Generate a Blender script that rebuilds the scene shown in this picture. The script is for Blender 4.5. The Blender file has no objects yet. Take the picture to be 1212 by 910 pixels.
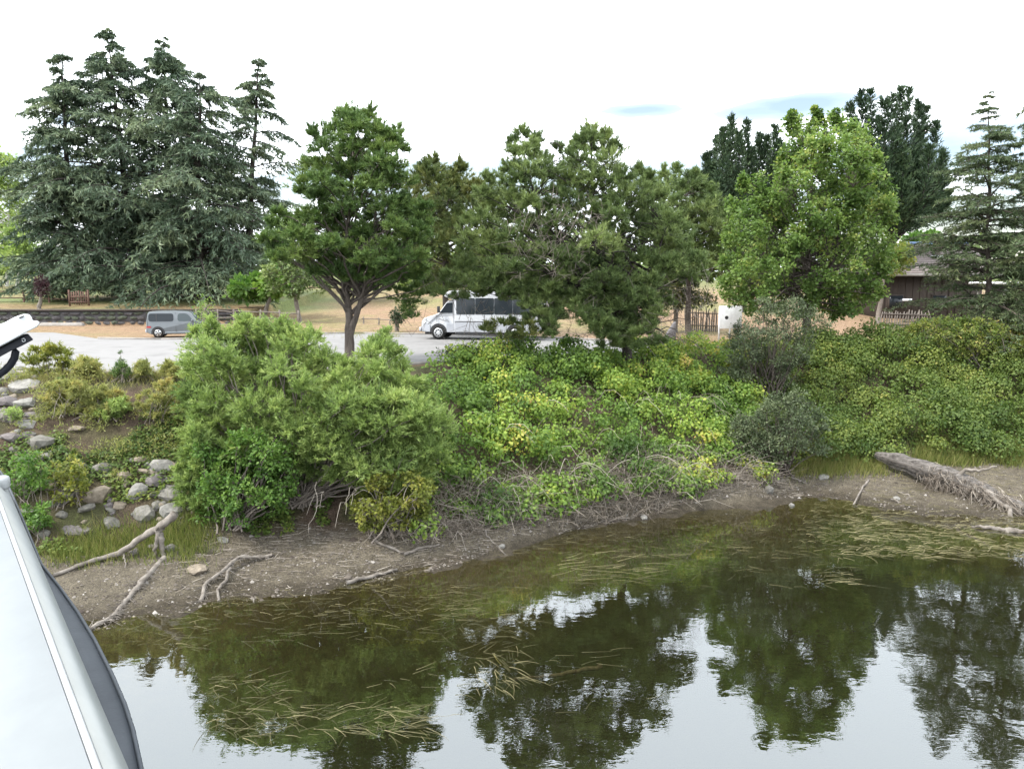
import bpy, bmesh, math, random
import numpy as np
from mathutils import Vector, Matrix

R = math.radians
rng = np.random.default_rng(7)
random.seed(7)
scene = bpy.context.scene
col = scene.collection

# ------------------------------------------------------------------ camera
CAMZ, PITCH, FPX = 8.0, R(7.5), 910.0
cam_d = bpy.data.cameras.new('camera')
cam = bpy.data.objects.new('camera', cam_d)
col.objects.link(cam)
cam_d.sensor_width = 36.0
cam_d.lens = 36.0 * FPX / 1212.0
cam_d.clip_start = 0.05
cam_d.clip_end = 6000
cam.location = (0, 0, CAMZ)
cam.rotation_euler = (R(90) - PITCH, 0, 0)
scene.camera = cam

# ------------------------------------------------------------------ world, sun, exposure
SUN_ELEV, SUN_AZ = R(52), R(-112)        # azimuth measured from +Y towards +X: light from the left, a little behind the lens
world = bpy.data.worlds.new('World')
scene.world = world
world.use_nodes = True
wn, wl = world.node_tree.nodes, world.node_tree.links
wn.clear()
w_out = wn.new('ShaderNodeOutputWorld')
w_bg = wn.new('ShaderNodeBackground')
w_bg.inputs['Strength'].default_value = 0.10
sky = wn.new('ShaderNodeTexSky')
sky.sky_type = 'NISHITA'
sky.sun_disc = False
sky.sun_elevation = SUN_ELEV
sky.sun_rotation = SUN_AZ
tc = wn.new('ShaderNodeTexCoord')
CLOUD = (12.2, 12.9, 13.6, 1)


def wmath(op, a, b=None, clamp=False):
    n = wn.new('ShaderNodeMath')
    n.operation = op
    n.use_clamp = clamp
    for i, v in enumerate((a, b)):
        if v is None:
            continue
        if isinstance(v, (int, float)):
            n.inputs[i].default_value = v
        else:
            wl.new(v, n.inputs[i])
    return n.outputs[0]


wmap = wn.new('ShaderNodeMapping')
wmap.inputs['Scale'].default_value = (1.6, 1.6, 6.5)
wl.new(tc.outputs['Generated'], wmap.inputs['Vector'])
wno = wn.new('ShaderNodeTexNoise')
wno.inputs['Scale'].default_value = 4.5
wno.inputs['Detail'].default_value = 6
wl.new(wmap.outputs[0], wno.inputs['Vector'])


def ray(px, py):
    u, v = (px - 606.0) / FPX, (455.0 - py) / FPX
    return np.array([u, math.cos(PITCH) + v * math.sin(PITCH), -math.sin(PITCH) + v * math.cos(PITCH)])


# gaps between the clouds: soft long openings where the blue shows
gap = None
for (px, py, sx, sy, amt) in [(755, 131, 34, 5, .75), (962, 124, 62, 8, .85), (905, 131, 40, 5, .7), (1120, 183, 95, 24, 1.0), (1085, 262, 120, 36, 1.0), (1240, 190, 80, 30, .9),
                              (500, 222, 130, 22, .55), (810, 215, 60, 18, .5), (1500, 240, 260, 60, 1.0), (-420, 200, 240, 50, .8)]:
    d = ray(px, py)
    d /= np.linalg.norm(d)
    sub = wn.new('ShaderNodeVectorMath')
    sub.operation = 'SUBTRACT'
    wl.new(tc.outputs['Generated'], sub.inputs[0])
    sub.inputs[1].default_value = tuple(d)
    sc_ = wn.new('ShaderNodeVectorMath')
    sc_.operation = 'MULTIPLY'
    wl.new(sub.outputs[0], sc_.inputs[0])
    sc_.inputs[1].default_value = (FPX / sx, FPX / sx, FPX / sy)
    ln = wn.new('ShaderNodeVectorMath')
    ln.operation = 'LENGTH'
    wl.new(sc_.outputs[0], ln.inputs[0])
    nz = wmath('MULTIPLY', wmath('SUBTRACT', wno.outputs['Fac'], .47), 4.0)
    f = wmath('SUBTRACT', 1.5, wmath('MULTIPLY', wmath('ADD', ln.outputs['Value'], nz), 1.0), True)
    f = wmath('MULTIPLY', f, amt)
    gap = f if gap is None else wmath('MAXIMUM', gap, f)
gap = wmath('ADD', wmath('MULTIPLY', wmath('MULTIPLY', gap, 9.0, True), .84), wmath('MULTIPLY', gap, .155))
skyg = wn.new('ShaderNodeMix')
skyg.data_type = 'RGBA'
skyg.blend_type = 'MULTIPLY'
skyg.inputs['Factor'].default_value = 1
wl.new(sky.outputs[0], skyg.inputs['A'])
skyg.inputs['B'].default_value = (.92, .85, .80, 1)
mixc = wn.new('ShaderNodeMix')
mixc.data_type = 'RGBA'
wl.new(gap, mixc.inputs['Factor'])
mixc.inputs['A'].default_value = CLOUD
wl.new(skyg.outputs['Result'], mixc.inputs['B'])
wl.new(mixc.outputs['Result'], w_bg.inputs['Color'])
wl.new(w_bg.outputs[0], w_out.inputs[0])

sun_d = bpy.data.lights.new('sun', 'SUN')
sun_d.energy = 2.2
sun_d.angle = R(11)
sun_d.color = (1.0, .95, .86)
sun = bpy.data.objects.new('sun', sun_d)
col.objects.link(sun)
sv = Vector((math.sin(SUN_AZ) * math.cos(SUN_ELEV), math.cos(SUN_AZ) * math.cos(SUN_ELEV), math.sin(SUN_ELEV)))
sun.rotation_euler = sv.to_track_quat('Z', 'Y').to_euler()
sun.location = (-30, -20, 60)

scene.view_settings.view_transform = 'Standard'
scene.view_settings.look = 'None'
scene.view_settings.gamma = 1.0
scene.view_settings.exposure = 1.40
scene.render.engine = 'CYCLES'
scene.cycles.max_bounces = 7
scene.cycles.diffuse_bounces = 3
scene.cycles.glossy_bounces = 3
scene.cycles.transmission_bounces = 4
scene.cycles.transparent_max_bounces = 6
scene.cycles.caustics_reflective = False
scene.cycles.caustics_refractive = False

# ------------------------------------------------------------------ helpers: objects
PROPS = ('label', 'category', 'group', 'kind')


def tag(o, label=None, cat=None, group=None, kind=None):
    for k, v in zip(PROPS, (label, cat, group, kind)):
        if v:
            o[k] = v
    return o


def empty(name, loc=(0, 0, 0), rz=0.0):
    o = bpy.data.objects.new(name, None)
    o.empty_display_size = .2
    o.location = tuple(float(v) for v in loc)
    o.rotation_euler = (0, 0, rz)
    col.objects.link(o)
    return o


class Acc:
    """collects numpy geometry and links it as one mesh object"""

    def __init__(s):
        s.v, s.f, s.t, s.n = [], [], [], 0

    def add(s, verts, faces, tint=None):
        verts = np.asarray(verts, dtype=np.float32).reshape(-1, 3)
        faces = np.asarray(faces, dtype=np.int32)
        s.v.append(verts)
        s.f.append(faces + s.n)
        m = len(faces)
        s.t.append(np.full(m, .5, np.float32) if tint is None else np.broadcast_to(np.asarray(tint, np.float32), (m,)).copy())
        s.n += len(verts)

    def mesh(s, name, mat, smooth=False, origin=(0, 0, 0)):
        me = bpy.data.meshes.new(name)
        if s.n == 0:
            return me
        V = np.concatenate(s.v) - np.asarray(origin, np.float32)
        me.vertices.add(len(V))
        me.vertices.foreach_set('co', V.ravel())
        li = np.concatenate([f.ravel() for f in s.f])
        sizes = np.concatenate([np.full(len(f), f.shape[1], np.int32) for f in s.f])
        me.loops.add(len(li))
        me.loops.foreach_set('vertex_index', li)
        me.polygons.add(len(sizes))
        starts = np.concatenate([[0], np.cumsum(sizes)[:-1]]).astype(np.int32)
        me.polygons.foreach_set('loop_start', starts)
        if smooth:
            me.polygons.foreach_set('use_smooth', np.ones(len(sizes), bool))
        a = me.attributes.new('tint', 'FLOAT', 'FACE')
        a.data.foreach_set('value', np.concatenate(s.t))
        me.update(calc_edges=True)
        if mat:
            me.materials.append(mat)
        return me

    def build(s, name, mat, parent=None, smooth=False, origin=(0, 0, 0)):
        o = bpy.data.objects.new(name, s.mesh(name, mat, smooth, origin))
        col.objects.link(o)
        if parent is not None:
            o.parent = parent
        elif any(origin):
            o.location = tuple(float(v) for v in origin)
        return o

    # ---- shapes
    def box(s, c, d, rz=0.0, tint=None, top=None):
        x, y, z = [v / 2 for v in d]
        tx, ty = (x, y) if top is None else (top[0] / 2, top[1] / 2)
        p = np.array([[-x, -y, -z], [x, -y, -z], [x, y, -z], [-x, y, -z], [-tx, -ty, z], [tx, -ty, z], [tx, ty, z], [-tx, ty, z]])
        cs, sn = math.cos(rz), math.sin(rz)
        q = p.copy()
        q[:, 0], q[:, 1] = p[:, 0] * cs - p[:, 1] * sn, p[:, 0] * sn + p[:, 1] * cs
        s.add(q + np.array(c), [[3, 2, 1, 0], [4, 5, 6, 7], [0, 1, 5, 4], [1, 2, 6, 5], [2, 3, 7, 6], [3, 0, 4, 7]], tint)

    def tube(s, pts, rad, sides=6, tint=None, cap=True, wob=0.0, r=None, groove=None):
        pts = np.asarray(pts, float)
        k = len(pts)
        rad = np.broadcast_to(np.asarray(rad, float), (k,))
        tg = np.gradient(pts, axis=0)
        tg /= np.linalg.norm(tg, axis=1)[:, None] + 1e-9
        ref = np.array([0, 0, 1.]) if abs(tg[:, 2]).mean() < .8 else np.array([1., 0, 0])
        a = np.cross(tg, ref)
        a /= np.linalg.norm(a, axis=1)[:, None] + 1e-9
        b = np.cross(a, tg)
        th = np.linspace(0, 2 * np.pi, sides, endpoint=False)
        rr = rad[:, None] * np.ones(sides)[None]
        if wob:
            g = r or rng
            rr = rr * (1 + wob * g.standard_normal((k, sides)))
        if groove is not None:
            rr = rr * np.asarray(groove)[None]
        V = pts[:, None] + rr[..., None] * (np.cos(th)[None, :, None] * a[:, None] + np.sin(th)[None, :, None] * b[:, None])
        i = np.arange(k - 1)[:, None] * sides
        j = np.arange(sides)[None]
        j2 = (j + 1) % sides
        F = np.stack([i + j, i + j2, i + sides + j2, i + sides + j], -1).reshape(-1, 4)
        n0 = s.n
        s.add(V.reshape(-1, 3), F, tint)
        if cap:
            for base in (0, (k - 1) * sides):
                idx = (np.arange(sides) + base)
                s.f.append((idx[None] + n0).astype(np.int32))
                s.t.append(np.full(1, .5 if tint is None else float(np.mean(tint)), np.float32))

    def cones(s, A, B, r0, r1=None, tint=None):
        """many thin three-sided sticks from A to B"""
        A, B = np.asarray(A, float), np.asarray(B, float)
        n = len(A)
        if n == 0:
            return
        d = B - A
        d /= np.linalg.norm(d, axis=1)[:, None] + 1e-9
        ref = np.where(np.abs(d[:, 2:3]) < .8, np.array([[0, 0, 1.]]), np.array([[1., 0, 0]]))
        u = np.cross(d, ref)
        u /= np.linalg.norm(u, axis=1)[:, None] + 1e-9
        w = np.cross(u, d)
        r0 = np.broadcast_to(np.asarray(r0, float), (n,))[:, None]
        r1 = r0 * .45 if r1 is None else np.broadcast_to(np.asarray(r1, float), (n,))[:, None]
        V = np.empty((n, 6, 3))
        for q in range(3):
            c, sn = math.cos(q * 2.094), math.sin(q * 2.094)
            o = c * u + sn * w
            V[:, q] = A + o * r0
            V[:, 3 + q] = B + o * r1
        base = (np.arange(n) * 6)[:, None, None]
        F = np.array([[0, 1, 4, 3], [1, 2, 5, 4], [2, 0, 3, 5]])[None] + base
        t = None if tint is None else np.repeat(np.broadcast_to(tint, (n,)), 3)
        s.add(V.reshape(-1, 3), F.reshape(-1, 4), t)

    def leaves(s, P, D, N, L, W, tint=None, fold=0.0):
        """rhombic leaves, one quad each"""
        P, D, N = (np.asarray(q, float) for q in (P, D, N))
        n = len(P)
        if n == 0:
            return
        D = D / (np.linalg.norm(D, axis=1)[:, None] + 1e-9)
        S = np.cross(D, N)
        S /= np.linalg.norm(S, axis=1)[:, None] + 1e-9
        L = np.broadcast_to(np.asarray(L, float), (n,))[:, None]
        W = np.broadcast_to(np.asarray(W, float), (n,))[:, None]
        up = np.cross(S, D) * L * fold
        V = np.stack([P, P + D * L * .45 + S * W * .5 + up, P + D * L, P + D * L * .45 - S * W * .5 + up], 1)
        F = (np.arange(n) * 4)[:, None] + np.array([0, 1, 2, 3])[None]
        s.add(V.reshape(-1, 3), F, tint)

    def blades(s, P, D, L, W, tint=None, r=None):
        """needle blades, one triangle each"""
        g = r or rng
        n = len(P)
        if n == 0:
            return
        D = D / (np.linalg.norm(D, axis=1)[:, None] + 1e-9)
        S = np.cross(D, g.standard_normal((n, 3)))
        S /= np.linalg.norm(S, axis=1)[:, None] + 1e-9
        L = np.broadcast_to(np.asarray(L, float), (n,))[:, None]
        W = np.broadcast_to(np.asarray(W, float), (n,))[:, None]
        V = np.stack([P + S * W * .5, P - S * W * .5, P + D * L], 1)
        F = (np.arange(n) * 3)[:, None] + np.array([0, 1, 2])[None]
        s.add(V.reshape(-1, 3), F, tint)


def unit(v):
    return v / (np.linalg.norm(v, axis=-1)[..., None] + 1e-9)


# ------------------------------------------------------------------ helpers: materials
def ng(name):
    m = bpy.data.materials.new(name)
    m.use_nodes = True
    n, l = m.node_tree.nodes, m.node_tree.links
    b = n['Principled BSDF']
    return m, n, l, b


def noise(n, l, scale, detail=5, rough=.6, vec=None, w=None):
    t = n.new('ShaderNodeTexNoise')
    t.inputs['Scale'].default_value = scale
    t.inputs['Detail'].default_value = detail
    t.inputs['Roughness'].default_value = rough
    if vec is not None:
        l.new(vec, t.inputs['Vector'])
    return t


def ramp(n, l, fac, stops):
    r = n.new('ShaderNodeValToRGB')
    e = r.color_ramp.elements
    while len(e) < len(stops):
        e.new(.5)
    for q, (p, c) in zip(e, stops):
        q.position = p
        q.color = (*c, 1)
    l.new(fac, r.inputs[0])
    return r


def obj_co(n):
    return n.new('ShaderNodeTexCoord').outputs['Object']


def rough_mat(name, c0, c1, scale=6, rough=.85, bump=.3, bscale=30, spec=.3, c2=None, stretch=None, metal=0.0, bdist=.03):
    m, n, l, b = ng(name)
    vec = obj_co(n)
    if stretch:
        mp = n.new('ShaderNodeMapping')
        mp.inputs['Scale'].default_value = stretch
        l.new(vec, mp.inputs[0])
        vec = mp.outputs[0]
    t = noise(n, l, scale, 6, .65, vec)
    st = [(.3, c0), (.7, c1)] if c2 is None else [(.28, c0), (.5, c1), (.72, c2)]
    r = ramp(n, l, t.outputs['Fac'], st)
    l.new(r.outputs[0], b.inputs['Base Color'])
    b.inputs['Roughness'].default_value = rough
    b.inputs['Specular IOR Level'].default_value = spec
    b.inputs['Metallic'].default_value = metal
    if bump:
        t2 = noise(n, l, bscale, 6, .7, vec)
        bp = n.new('ShaderNodeBump')
        bp.inputs['Strength'].default_value = bump
        bp.inputs['Distance'].default_value = bdist
        l.new(t2.outputs['Fac'], bp.inputs['Height'])
        l.new(bp.outputs[0], b.inputs['Normal'])
    return m


def leaf_mat(name, stops, trans=.35, rough=.5, spec=.25):
    """leaf colours run along a per-leaf random value"""
    m, n, l, b = ng(name)
    a = n.new('ShaderNodeAttribute')
    a.attribute_name = 'tint'
    r = ramp(n, l, a.outputs['Fac'], stops)
    l.new(r.outputs[0], b.inputs['Base Color'])
    b.inputs['Roughness'].default_value = rough
    b.inputs['Specular IOR Level'].default_value = spec
    tr = n.new('ShaderNodeBsdfTranslucent')
    hs = n.new('ShaderNodeHueSaturation')
    hs.inputs['Saturation'].default_value = 1.1
    hs.inputs['Value'].default_value = 1.25
    l.new(r.outputs[0], hs.inputs['Color'])
    l.new(hs.outputs[0], tr.inputs['Color'])
    mx = n.new('ShaderNodeMixShader')
    mx.inputs[0].default_value = trans
    l.new(b.outputs[0], mx.inputs[1])
    l.new(tr.outputs[0], mx.inputs[2])
    l.new(mx.outputs[0], n['Material Output'].inputs['Surface'])
    return m


def tint_mat(name, stops, rough=.85, spec=.2):
    m, n, l, b = ng(name)
    a = n.new('ShaderNodeAttribute')
    a.attribute_name = 'tint'
    r = ramp(n, l, a.outputs['Fac'], stops)
    l.new(r.outputs[0], b.inputs['Base Color'])
    b.inputs['Roughness'].default_value = rough
    b.inputs['Specular IOR Level'].default_value = spec
    return m


def plain(name, c, rough=.5, metal=0., spec=.5, coat=0., vary=.12):
    m, n, l, b = ng(name)
    t = noise(n, l, 5, 4, .6, obj_co(n))
    lo = tuple(v * (1 - vary) for v in c)
    hi = tuple(min(1, v * (1 + vary)) for v in c)
    r = ramp(n, l, t.outputs['Fac'], [(.3, lo), (.7, hi)])
    l.new(r.outputs[0], b.inputs['Base Color'])
    b.inputs['Roughness'].default_value = rough
    b.inputs['Metallic'].default_value = metal
    b.inputs['Specular IOR Level'].default_value = spec
    b.inputs['Coat Weight'].default_value = coat
    return m


def glass_mat(name, c=(.02, .025, .03)):
    m, n, l, b = ng(name)
    b.inputs['Base Color'].default_value = (*c, 1)
    b.inputs['Roughness'].default_value = .06
    b.inputs['Specular IOR Level'].default_value = .22
    return m


# ------------------------------------------------------------------ terrain
SH_X = [-400, -40, -20, -14, -9.9, -7, -4.2, -1.7, .37, 3, 5.8, 8.5, 11.2, 12.8, 14.5, 16.5, 20, 30, 60, 400]
SH_Y = [0, 8, 13, 15, 17.2, 18.8, 19.6, 21.2, 23.2, 24.9, 26.4, 27.5, 28.3, 27.6, 26.2, 25.6, 25.2, 25, 24, 20]
TO_X = [-400, -40, -20, -11.6, -9, -6.6, -3.2, -.2, 2.7, 7.7, 12, 16, 21, 40, 400]
TO_Y = [8, 15, 18, 20.2, 21.0, 22.1, 21.9, 23.5, 25.3, 27.7, 30.1, 30.6, 30.8, 31, 30]
TP_X = [-400, -40, -20, -9, -6, -3, 0, 7.4, 12, 15, 22, 400]
TP_Y = [18, 24, 26.2, 26.7, 28, 30, 32, 34.4, 36, 36.6, 37.5, 38]
LOT = 4.8


def vnoise(x, y, s, seed=0):
    """smooth value noise from summed sines, about -1..1"""
    g = np.random.default_rng(seed)
    o = 0
    for k in range(7):
        a = g.uniform(0, 6.283)
        f = s * g.uniform(.5, 1.9)
        o = o + np.sin((x * math.cos(a) + y * math.sin(a)) * f + g.uniform(0, 6.28))
    return o / 4.2


def smooth(t):
    t = np.clip(t, 0, 1)
    return t * t * (3 - 2 * t)


def T(x, y, detail=True):
    x, y = np.asarray(x, float), np.asarray(y, float)
    wig = .45 * vnoise(x, x * 0, 1.1, 3) * np.exp(-((x - 2) / 25) ** 2) if detail else 0
    ys = np.interp(x, SH_X, SH_Y) + wig
    yt = np.interp(x, TO_X, TO_Y) + wig * .5
    yb = np.interp(x, TP_X, TP_Y)
    toe = .72
    bed = -.055 * (ys - y) - .006 * (ys - y) ** 2
    bed = np.maximum(bed, -2.2)
    s = (y - ys) / np.maximum(yt - ys, .3)
    beach = toe * np.clip(s, 0, 1) ** 1.15
    u = (y - yt) / np.maximum(yb - yt, .5)
    bank = toe + (LOT - toe) * (.55 * np.clip(u, 0, 1) + .45 * smooth(u))
    z = np.where(y < ys, bed, np.where(y < yt, beach, bank))
    rise = np.clip((y - 51.5) * .058, 0, 3.7)
    shoulder = np.where((x < -19.5) & (y > 55.4), .72, 0)
    z = np.where(y > yb + 2, LOT + rise + shoulder, z)
    if detail:
        slope = smooth((y - yt + .5) / 1.0) * smooth((yb - .4 - y) / 1.2)
        z = z + slope * (.16 * vnoise(x, y, 1.5, 11) + .09 * vnoise(x, y, 4, 12))
        bch = np.clip((y - ys + 4) / 4.5, 0, 1) * (1 - smooth((y - yt) / .8))
        z = z + bch * (.07 * vnoise(x, y, 1.7, 13) + .05 * vnoise(x, y, 5, 14))
        back = smooth((y - 53) / 4)
        z = z + back * .12 * vnoise(x, y, .35, 15)
    return z


def tz(x, y):
    return float(T(np.array([x]), np.array([y]))[0])


def at(px, py, Y):
    d = ray(px, py)
    p = d * (Y / d[1])
    return np.array([p[0], p[1], p[2] + CAMZ])


def onz(px, py, z=0.0):
    d = ray(px, py)
    p = d * ((z - CAMZ) / d[2])
    return np.array([p[0], p[1], z])


def ong(px, py):
    """the point of the terrain seen through a pixel"""
    d = ray(px, py)
    Ys = np.linspace(8, 140, 5200)
    t = Ys / d[1]
    X, Z = d[0] * t, CAMZ + d[2] * t
    h = T(X, Ys)
    k = np.argmax(Z < h)
    if Z[k] >= h[k]:
        k = len(Ys) - 1
    return np.array([X[k], Ys[k], h[k]])


PXM = 1.0 / FPX


def axis(dense0, dense1, step, far0, far1):
    a = list(np.arange(dense0, dense1 + 1e-6, step))
    s, v = step, dense0
    lo = []
    while v > far0:
        s *= 1.22
        v -= s
        lo.append(v)
    s, v = step, dense1
    hi = []
    while v < far1:
        s *= 1.22
        v += s
        hi.append(v)
    return np.array(lo[::-1] + a + hi)


gx = axis(-20, 24, .27, -2500, 2500)
gy = axis(12, 58, .27, -300, 3000)
GX, GY = np.meshgrid(gx, gy)
GZ = T(GX, GY)
nx, ny = len(gx), len(gy)
V = np.stack([GX, GY, GZ], -1).reshape(-1, 3)
ii = (np.arange(ny - 1)[:, None] * nx + np.arange(nx - 1)[None]).ravel()
F = np.stack([ii, ii + 1, ii + 1 + nx, ii + nx], -1)

# what the ground is made of, place by place (mud, weedy bed painted darker with depth, soil, dry grass, lawn)
x, y, z = V[:, 0], V[:, 1], V[:, 2]
ysv, ytv, ybv = np.interp(x, SH_X, SH_Y), np.interp(x, TO_X, TO_Y), np.interp(x, TP_X, TP_Y)


def C(*c):
    return np.array(c)[None]


def lerp(a, b, t):
    return a + (b - a) * t[:, None]


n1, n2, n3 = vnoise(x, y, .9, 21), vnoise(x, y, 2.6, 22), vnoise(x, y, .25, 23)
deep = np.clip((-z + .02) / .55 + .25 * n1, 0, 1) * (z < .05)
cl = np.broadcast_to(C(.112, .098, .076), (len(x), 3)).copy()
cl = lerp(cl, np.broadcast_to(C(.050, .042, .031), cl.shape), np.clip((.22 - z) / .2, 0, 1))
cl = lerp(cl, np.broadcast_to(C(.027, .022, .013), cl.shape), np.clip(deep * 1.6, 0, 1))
cl = lerp(cl, np.broadcast_to(C(.0085, .0105, .0048), cl.shape), np.clip(deep * 1.2 - .25, 0, 1))  # bed colour darkens with depth, standing in for light absorbed by the water
bankm = smooth((y - ytv + .2) / .8)
soil = lerp(np.broadcast_to(C(.085, .062, .048), cl.shape).copy(), np.broadcast_to(C(.062, .066, .030), cl.shape), np.clip(.5 + n2, 0, 1))
cl = lerp(cl, soil, bankm)
topm = smooth((y - ybv + .2) / 1.2)
dry = lerp(np.broadcast_to(C(.235, .16, .105), cl.shape).copy(), np.broadcast_to(C(.17, .165, .07), cl.shape), np.clip(.12 + .7 * n3 + .3 * n2, 0, 1))
cl = lerp(cl, dry, topm)
lawn = lerp(np.broadcast_to(C(.13, .16, .06), cl.shape).copy(), np.broadcast_to(C(.22, .155, .09), cl.shape), np.clip(.3 + .9 * np.sin(y * .55 + x * .03) * .6 + .3 * n3, 0, 1))
lm = smooth((y - 56) / 2) * smooth((-12 - x) / 8)
cl = lerp(cl, lawn, np.clip(lm, 0, 1))
far = smooth((y - 80) / 30)
cl = lerp(cl, np.broadcast_to(C(.11, .125, .05), cl.shape), far)

ga = Acc()
ga.add(V, F)
m_ground, n, l, b = ng('ground earth')
ca = n.new('ShaderNodeAttribute')
ca.attribute_name = 'earth'
gv = obj_co(n)
t1 = noise(n, l, 3.2, 8, .7, gv)
t2 = noise(n, l, 26, 5, .75, gv)
r1 = ramp(n, l, t1.outputs['Fac'], [(.25, (.52, .50, .47)), (.75, (1.5, 1.48, 1.44))])
r2 = ramp(n, l, t2.outputs['Fac'], [(.3, (.42, .40, .38)), (.5, (1, 1, 1)), (.68, (1.9, 1.87, 1.8))])
mm = n.new('ShaderNodeMix')
mm.data_type = 'RGBA'
mm.blend_type = 'MULTIPLY'
mm.inputs['Factor'].default_value = 1
l.new(ca.outputs['Color'], mm.inputs['A'])
l.new(r1.outputs[0], mm.inputs['B'])
mm2 = n.new('ShaderNodeMix')
mm2.data_type = 'RGBA'
mm2.blend_type = 'MULTIPLY'
mm2.inputs['Factor'].default_value = 1
l.new(mm.outputs['Result'], mm2.inputs['A'])
l.new(r2.outputs[0], mm2.inputs['B'])
l.new(mm2.outputs['Result'], b.inputs['Base Color'])
b.inputs['Roughness'].default_value = .9
b.inputs['Specular IOR Level'].default_value = .2
bp = n.new('ShaderNodeBump')
bp.inputs['Strength'].default_value = .9
bp.inputs['Distance'].default_value = .10
l.new(t2.outputs['Fac'], bp.inputs['Height'])
l.new(bp.outputs[0], b.inputs['Normal'])
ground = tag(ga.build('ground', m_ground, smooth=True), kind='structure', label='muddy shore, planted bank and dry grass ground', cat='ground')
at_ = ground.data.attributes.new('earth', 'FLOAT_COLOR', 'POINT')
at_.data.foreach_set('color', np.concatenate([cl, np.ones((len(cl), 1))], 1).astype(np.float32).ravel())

# ------------------------------------------------------------------ water
m_water, n, l, b = ng('pond water')
n.remove(b)
gl = n.new('ShaderNodeBsdfGlossy')
gl.inputs['Roughness'].default_value = .012
gl.inputs['Color'].default_value = (.93, .97, 1, 1)
tp = n.new('ShaderNodeBsdfTransparent')
tp.inputs['Color'].default_value = (.86, .84, .60, 1)
fr = n.new('ShaderNodeFresnel')
fr.inputs['IOR'].default_value = 2.35
mx = n.new('ShaderNodeMixShader')
wv = obj_co(n)
mp = n.new('ShaderNodeMapping')
mp.inputs['Scale'].default_value = (1.0, 1.6, 1)
l.new(wv, mp.inputs[0])
wa = noise(n, l, 2.6, 3, .5, mp.outputs[0])
wb = noise(n, l, .5, 2, .5, mp.outputs[0])
wm = n.new('ShaderNodeMath')
wm.operation = 'MULTIPLY'
l.new(wa.outputs['Fac'], wm.inputs[0])
l.new(wb.outputs['Fac'], wm.inputs[1])
bp = n.new('ShaderNodeBump')
bp.inputs['Strength'].default_value = .042
bp.inputs['Distance'].default_value = .1
l.new(wm.outputs[0], bp.inputs['Height'])
l.new(bp.outputs[0], gl.inputs['Normal'])
gb = n.new('ShaderNodeNewGeometry')          # from below the sheet lets the light through without total reflection
bf = n.new('ShaderNodeMix')
l.new(gb.outputs['Backfacing'], bf.inputs['Factor'])
l.new(fr.outputs[0], bf.inputs['A'])
bf.inputs['B'].default_value = .15
l.new(bf.outputs['Result'], mx.inputs[0])
l.new(tp.outputs[0], mx.inputs[1])
l.new(gl.outputs[0], mx.inputs[2])
l.new(mx.outputs[0], n['Material Output'].inputs['Surface'])
wa_ = Acc()
wa_.add([[-2400, -290, 0], [2400, -290, 0], [2400, 34, 0], [-2400, 34, 0]], [[0, 1, 2, 3]])
tag(wa_.build('water', m_water), kind='structure', label='calm dark green water mirroring trees and white sky', cat='water')

# ------------------------------------------------------------------ car park
m_asph = rough_mat('worn asphalt', (.135, .131, .13), (.195, .19, .188), scale=.55, rough=.9, bump=.25, bscale=70, c2=(.165, .16, .16), bdist=.01)


def sheet(name, poly, z, mat, thick=.0, parent=None):
    bm = bmesh.new()
    vs = [bm.verts.new((p[0], p[1], z)) for p in poly]
    f = bm.faces.new(vs)
    if f.normal.z < 0:
        f.normal_flip()
    if thick:
        ext = bmesh.ops.extrude_face_region(bm, geom=[f])
        bmesh.ops.translate(bm, vec=(0, 0, thick), verts=[v for v in ext['geom'] if isinstance(v, bmesh.types.BMVert)])
    bmesh.ops.recalc_face_normals(bm, faces=bm.faces)
    if not thick and bm.faces[:] and bm.faces[:][0].normal.z < 0:
        bmesh.ops.reverse_faces(bm, faces=bm.faces)
    me = bpy.data.meshes.new(name)
    bm.to_mesh(me)
    bm.free()
    me.materials.append(mat)
    o = bpy.data.objects.new(name, me)
    col.objects.link(o)
    if parent:
        o.parent = parent
    return o


lot_poly = [(-60, 27.4), (-20, 27.2), (-9, 27.4), (-6, 28.8), (-3, 30.9), (0, 32.9), (4, 34.4), (7.6, 35.4), (9.0, 37.0),
            (7.5, 41.5), (3, 44.6), (-3, 47.8), (-9.5, 49.2), (-14.8, 49.0), (-15.6, 47.0), (-17.6, 44.6), (-20, 43.8), (-24, 44.6), (-27, 47.5), (-30, 50.3), (-60, 50.3)]
tag(sheet('car_park', lot_poly, LOT + .006, m_asph), kind='structure', label='pale worn asphalt car park behind the bushes', cat='car park')
m_conc = rough_mat('kerb concrete', (.20, .18, .165), (.30, .28, .26), scale=3, rough=.9, bump=.3, bscale=40)


def kerb(name, pts, w=.16, h=.13):
    a = Acc()
    for p, q in zip(pts[:-1], pts[1:]):
        p, q = np.array(p), np.array(q)
        d = q - p
        L = np.linalg.norm(d)
        a.box(((p + q) / 2).tolist() + [LOT + h / 2 - .02], (L + .02, w, h), math.atan2(d[1], d[0]))
    return tag(a.build(name, m_conc), kind='structure')


kerb('kerb', lot_poly[1:8], h=.12)
kerb('kerb', lot_poly[9:14], h=.12)
kerb('kerb', lot_poly[14:18], h=.12)

# ------------------------------------------------------------------ vegetation tools
def pip(poly, X, Y):
    poly = np.asarray(poly, float)
    x0, y0 = poly[:, 0], poly[:, 1]
    x1, y1 = np.roll(x0, -1), np.roll(y0, -1)
    c = np.zeros(len(X), bool)
    for a, b_, c_, d in zip(x0, y0, x1, y1):
        k = ((b_ > Y) != (d > Y)) & (X < (c_ - a) * (Y - b_) / (d - b_ + 1e-12) + a)
        c ^= k
    return c


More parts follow.
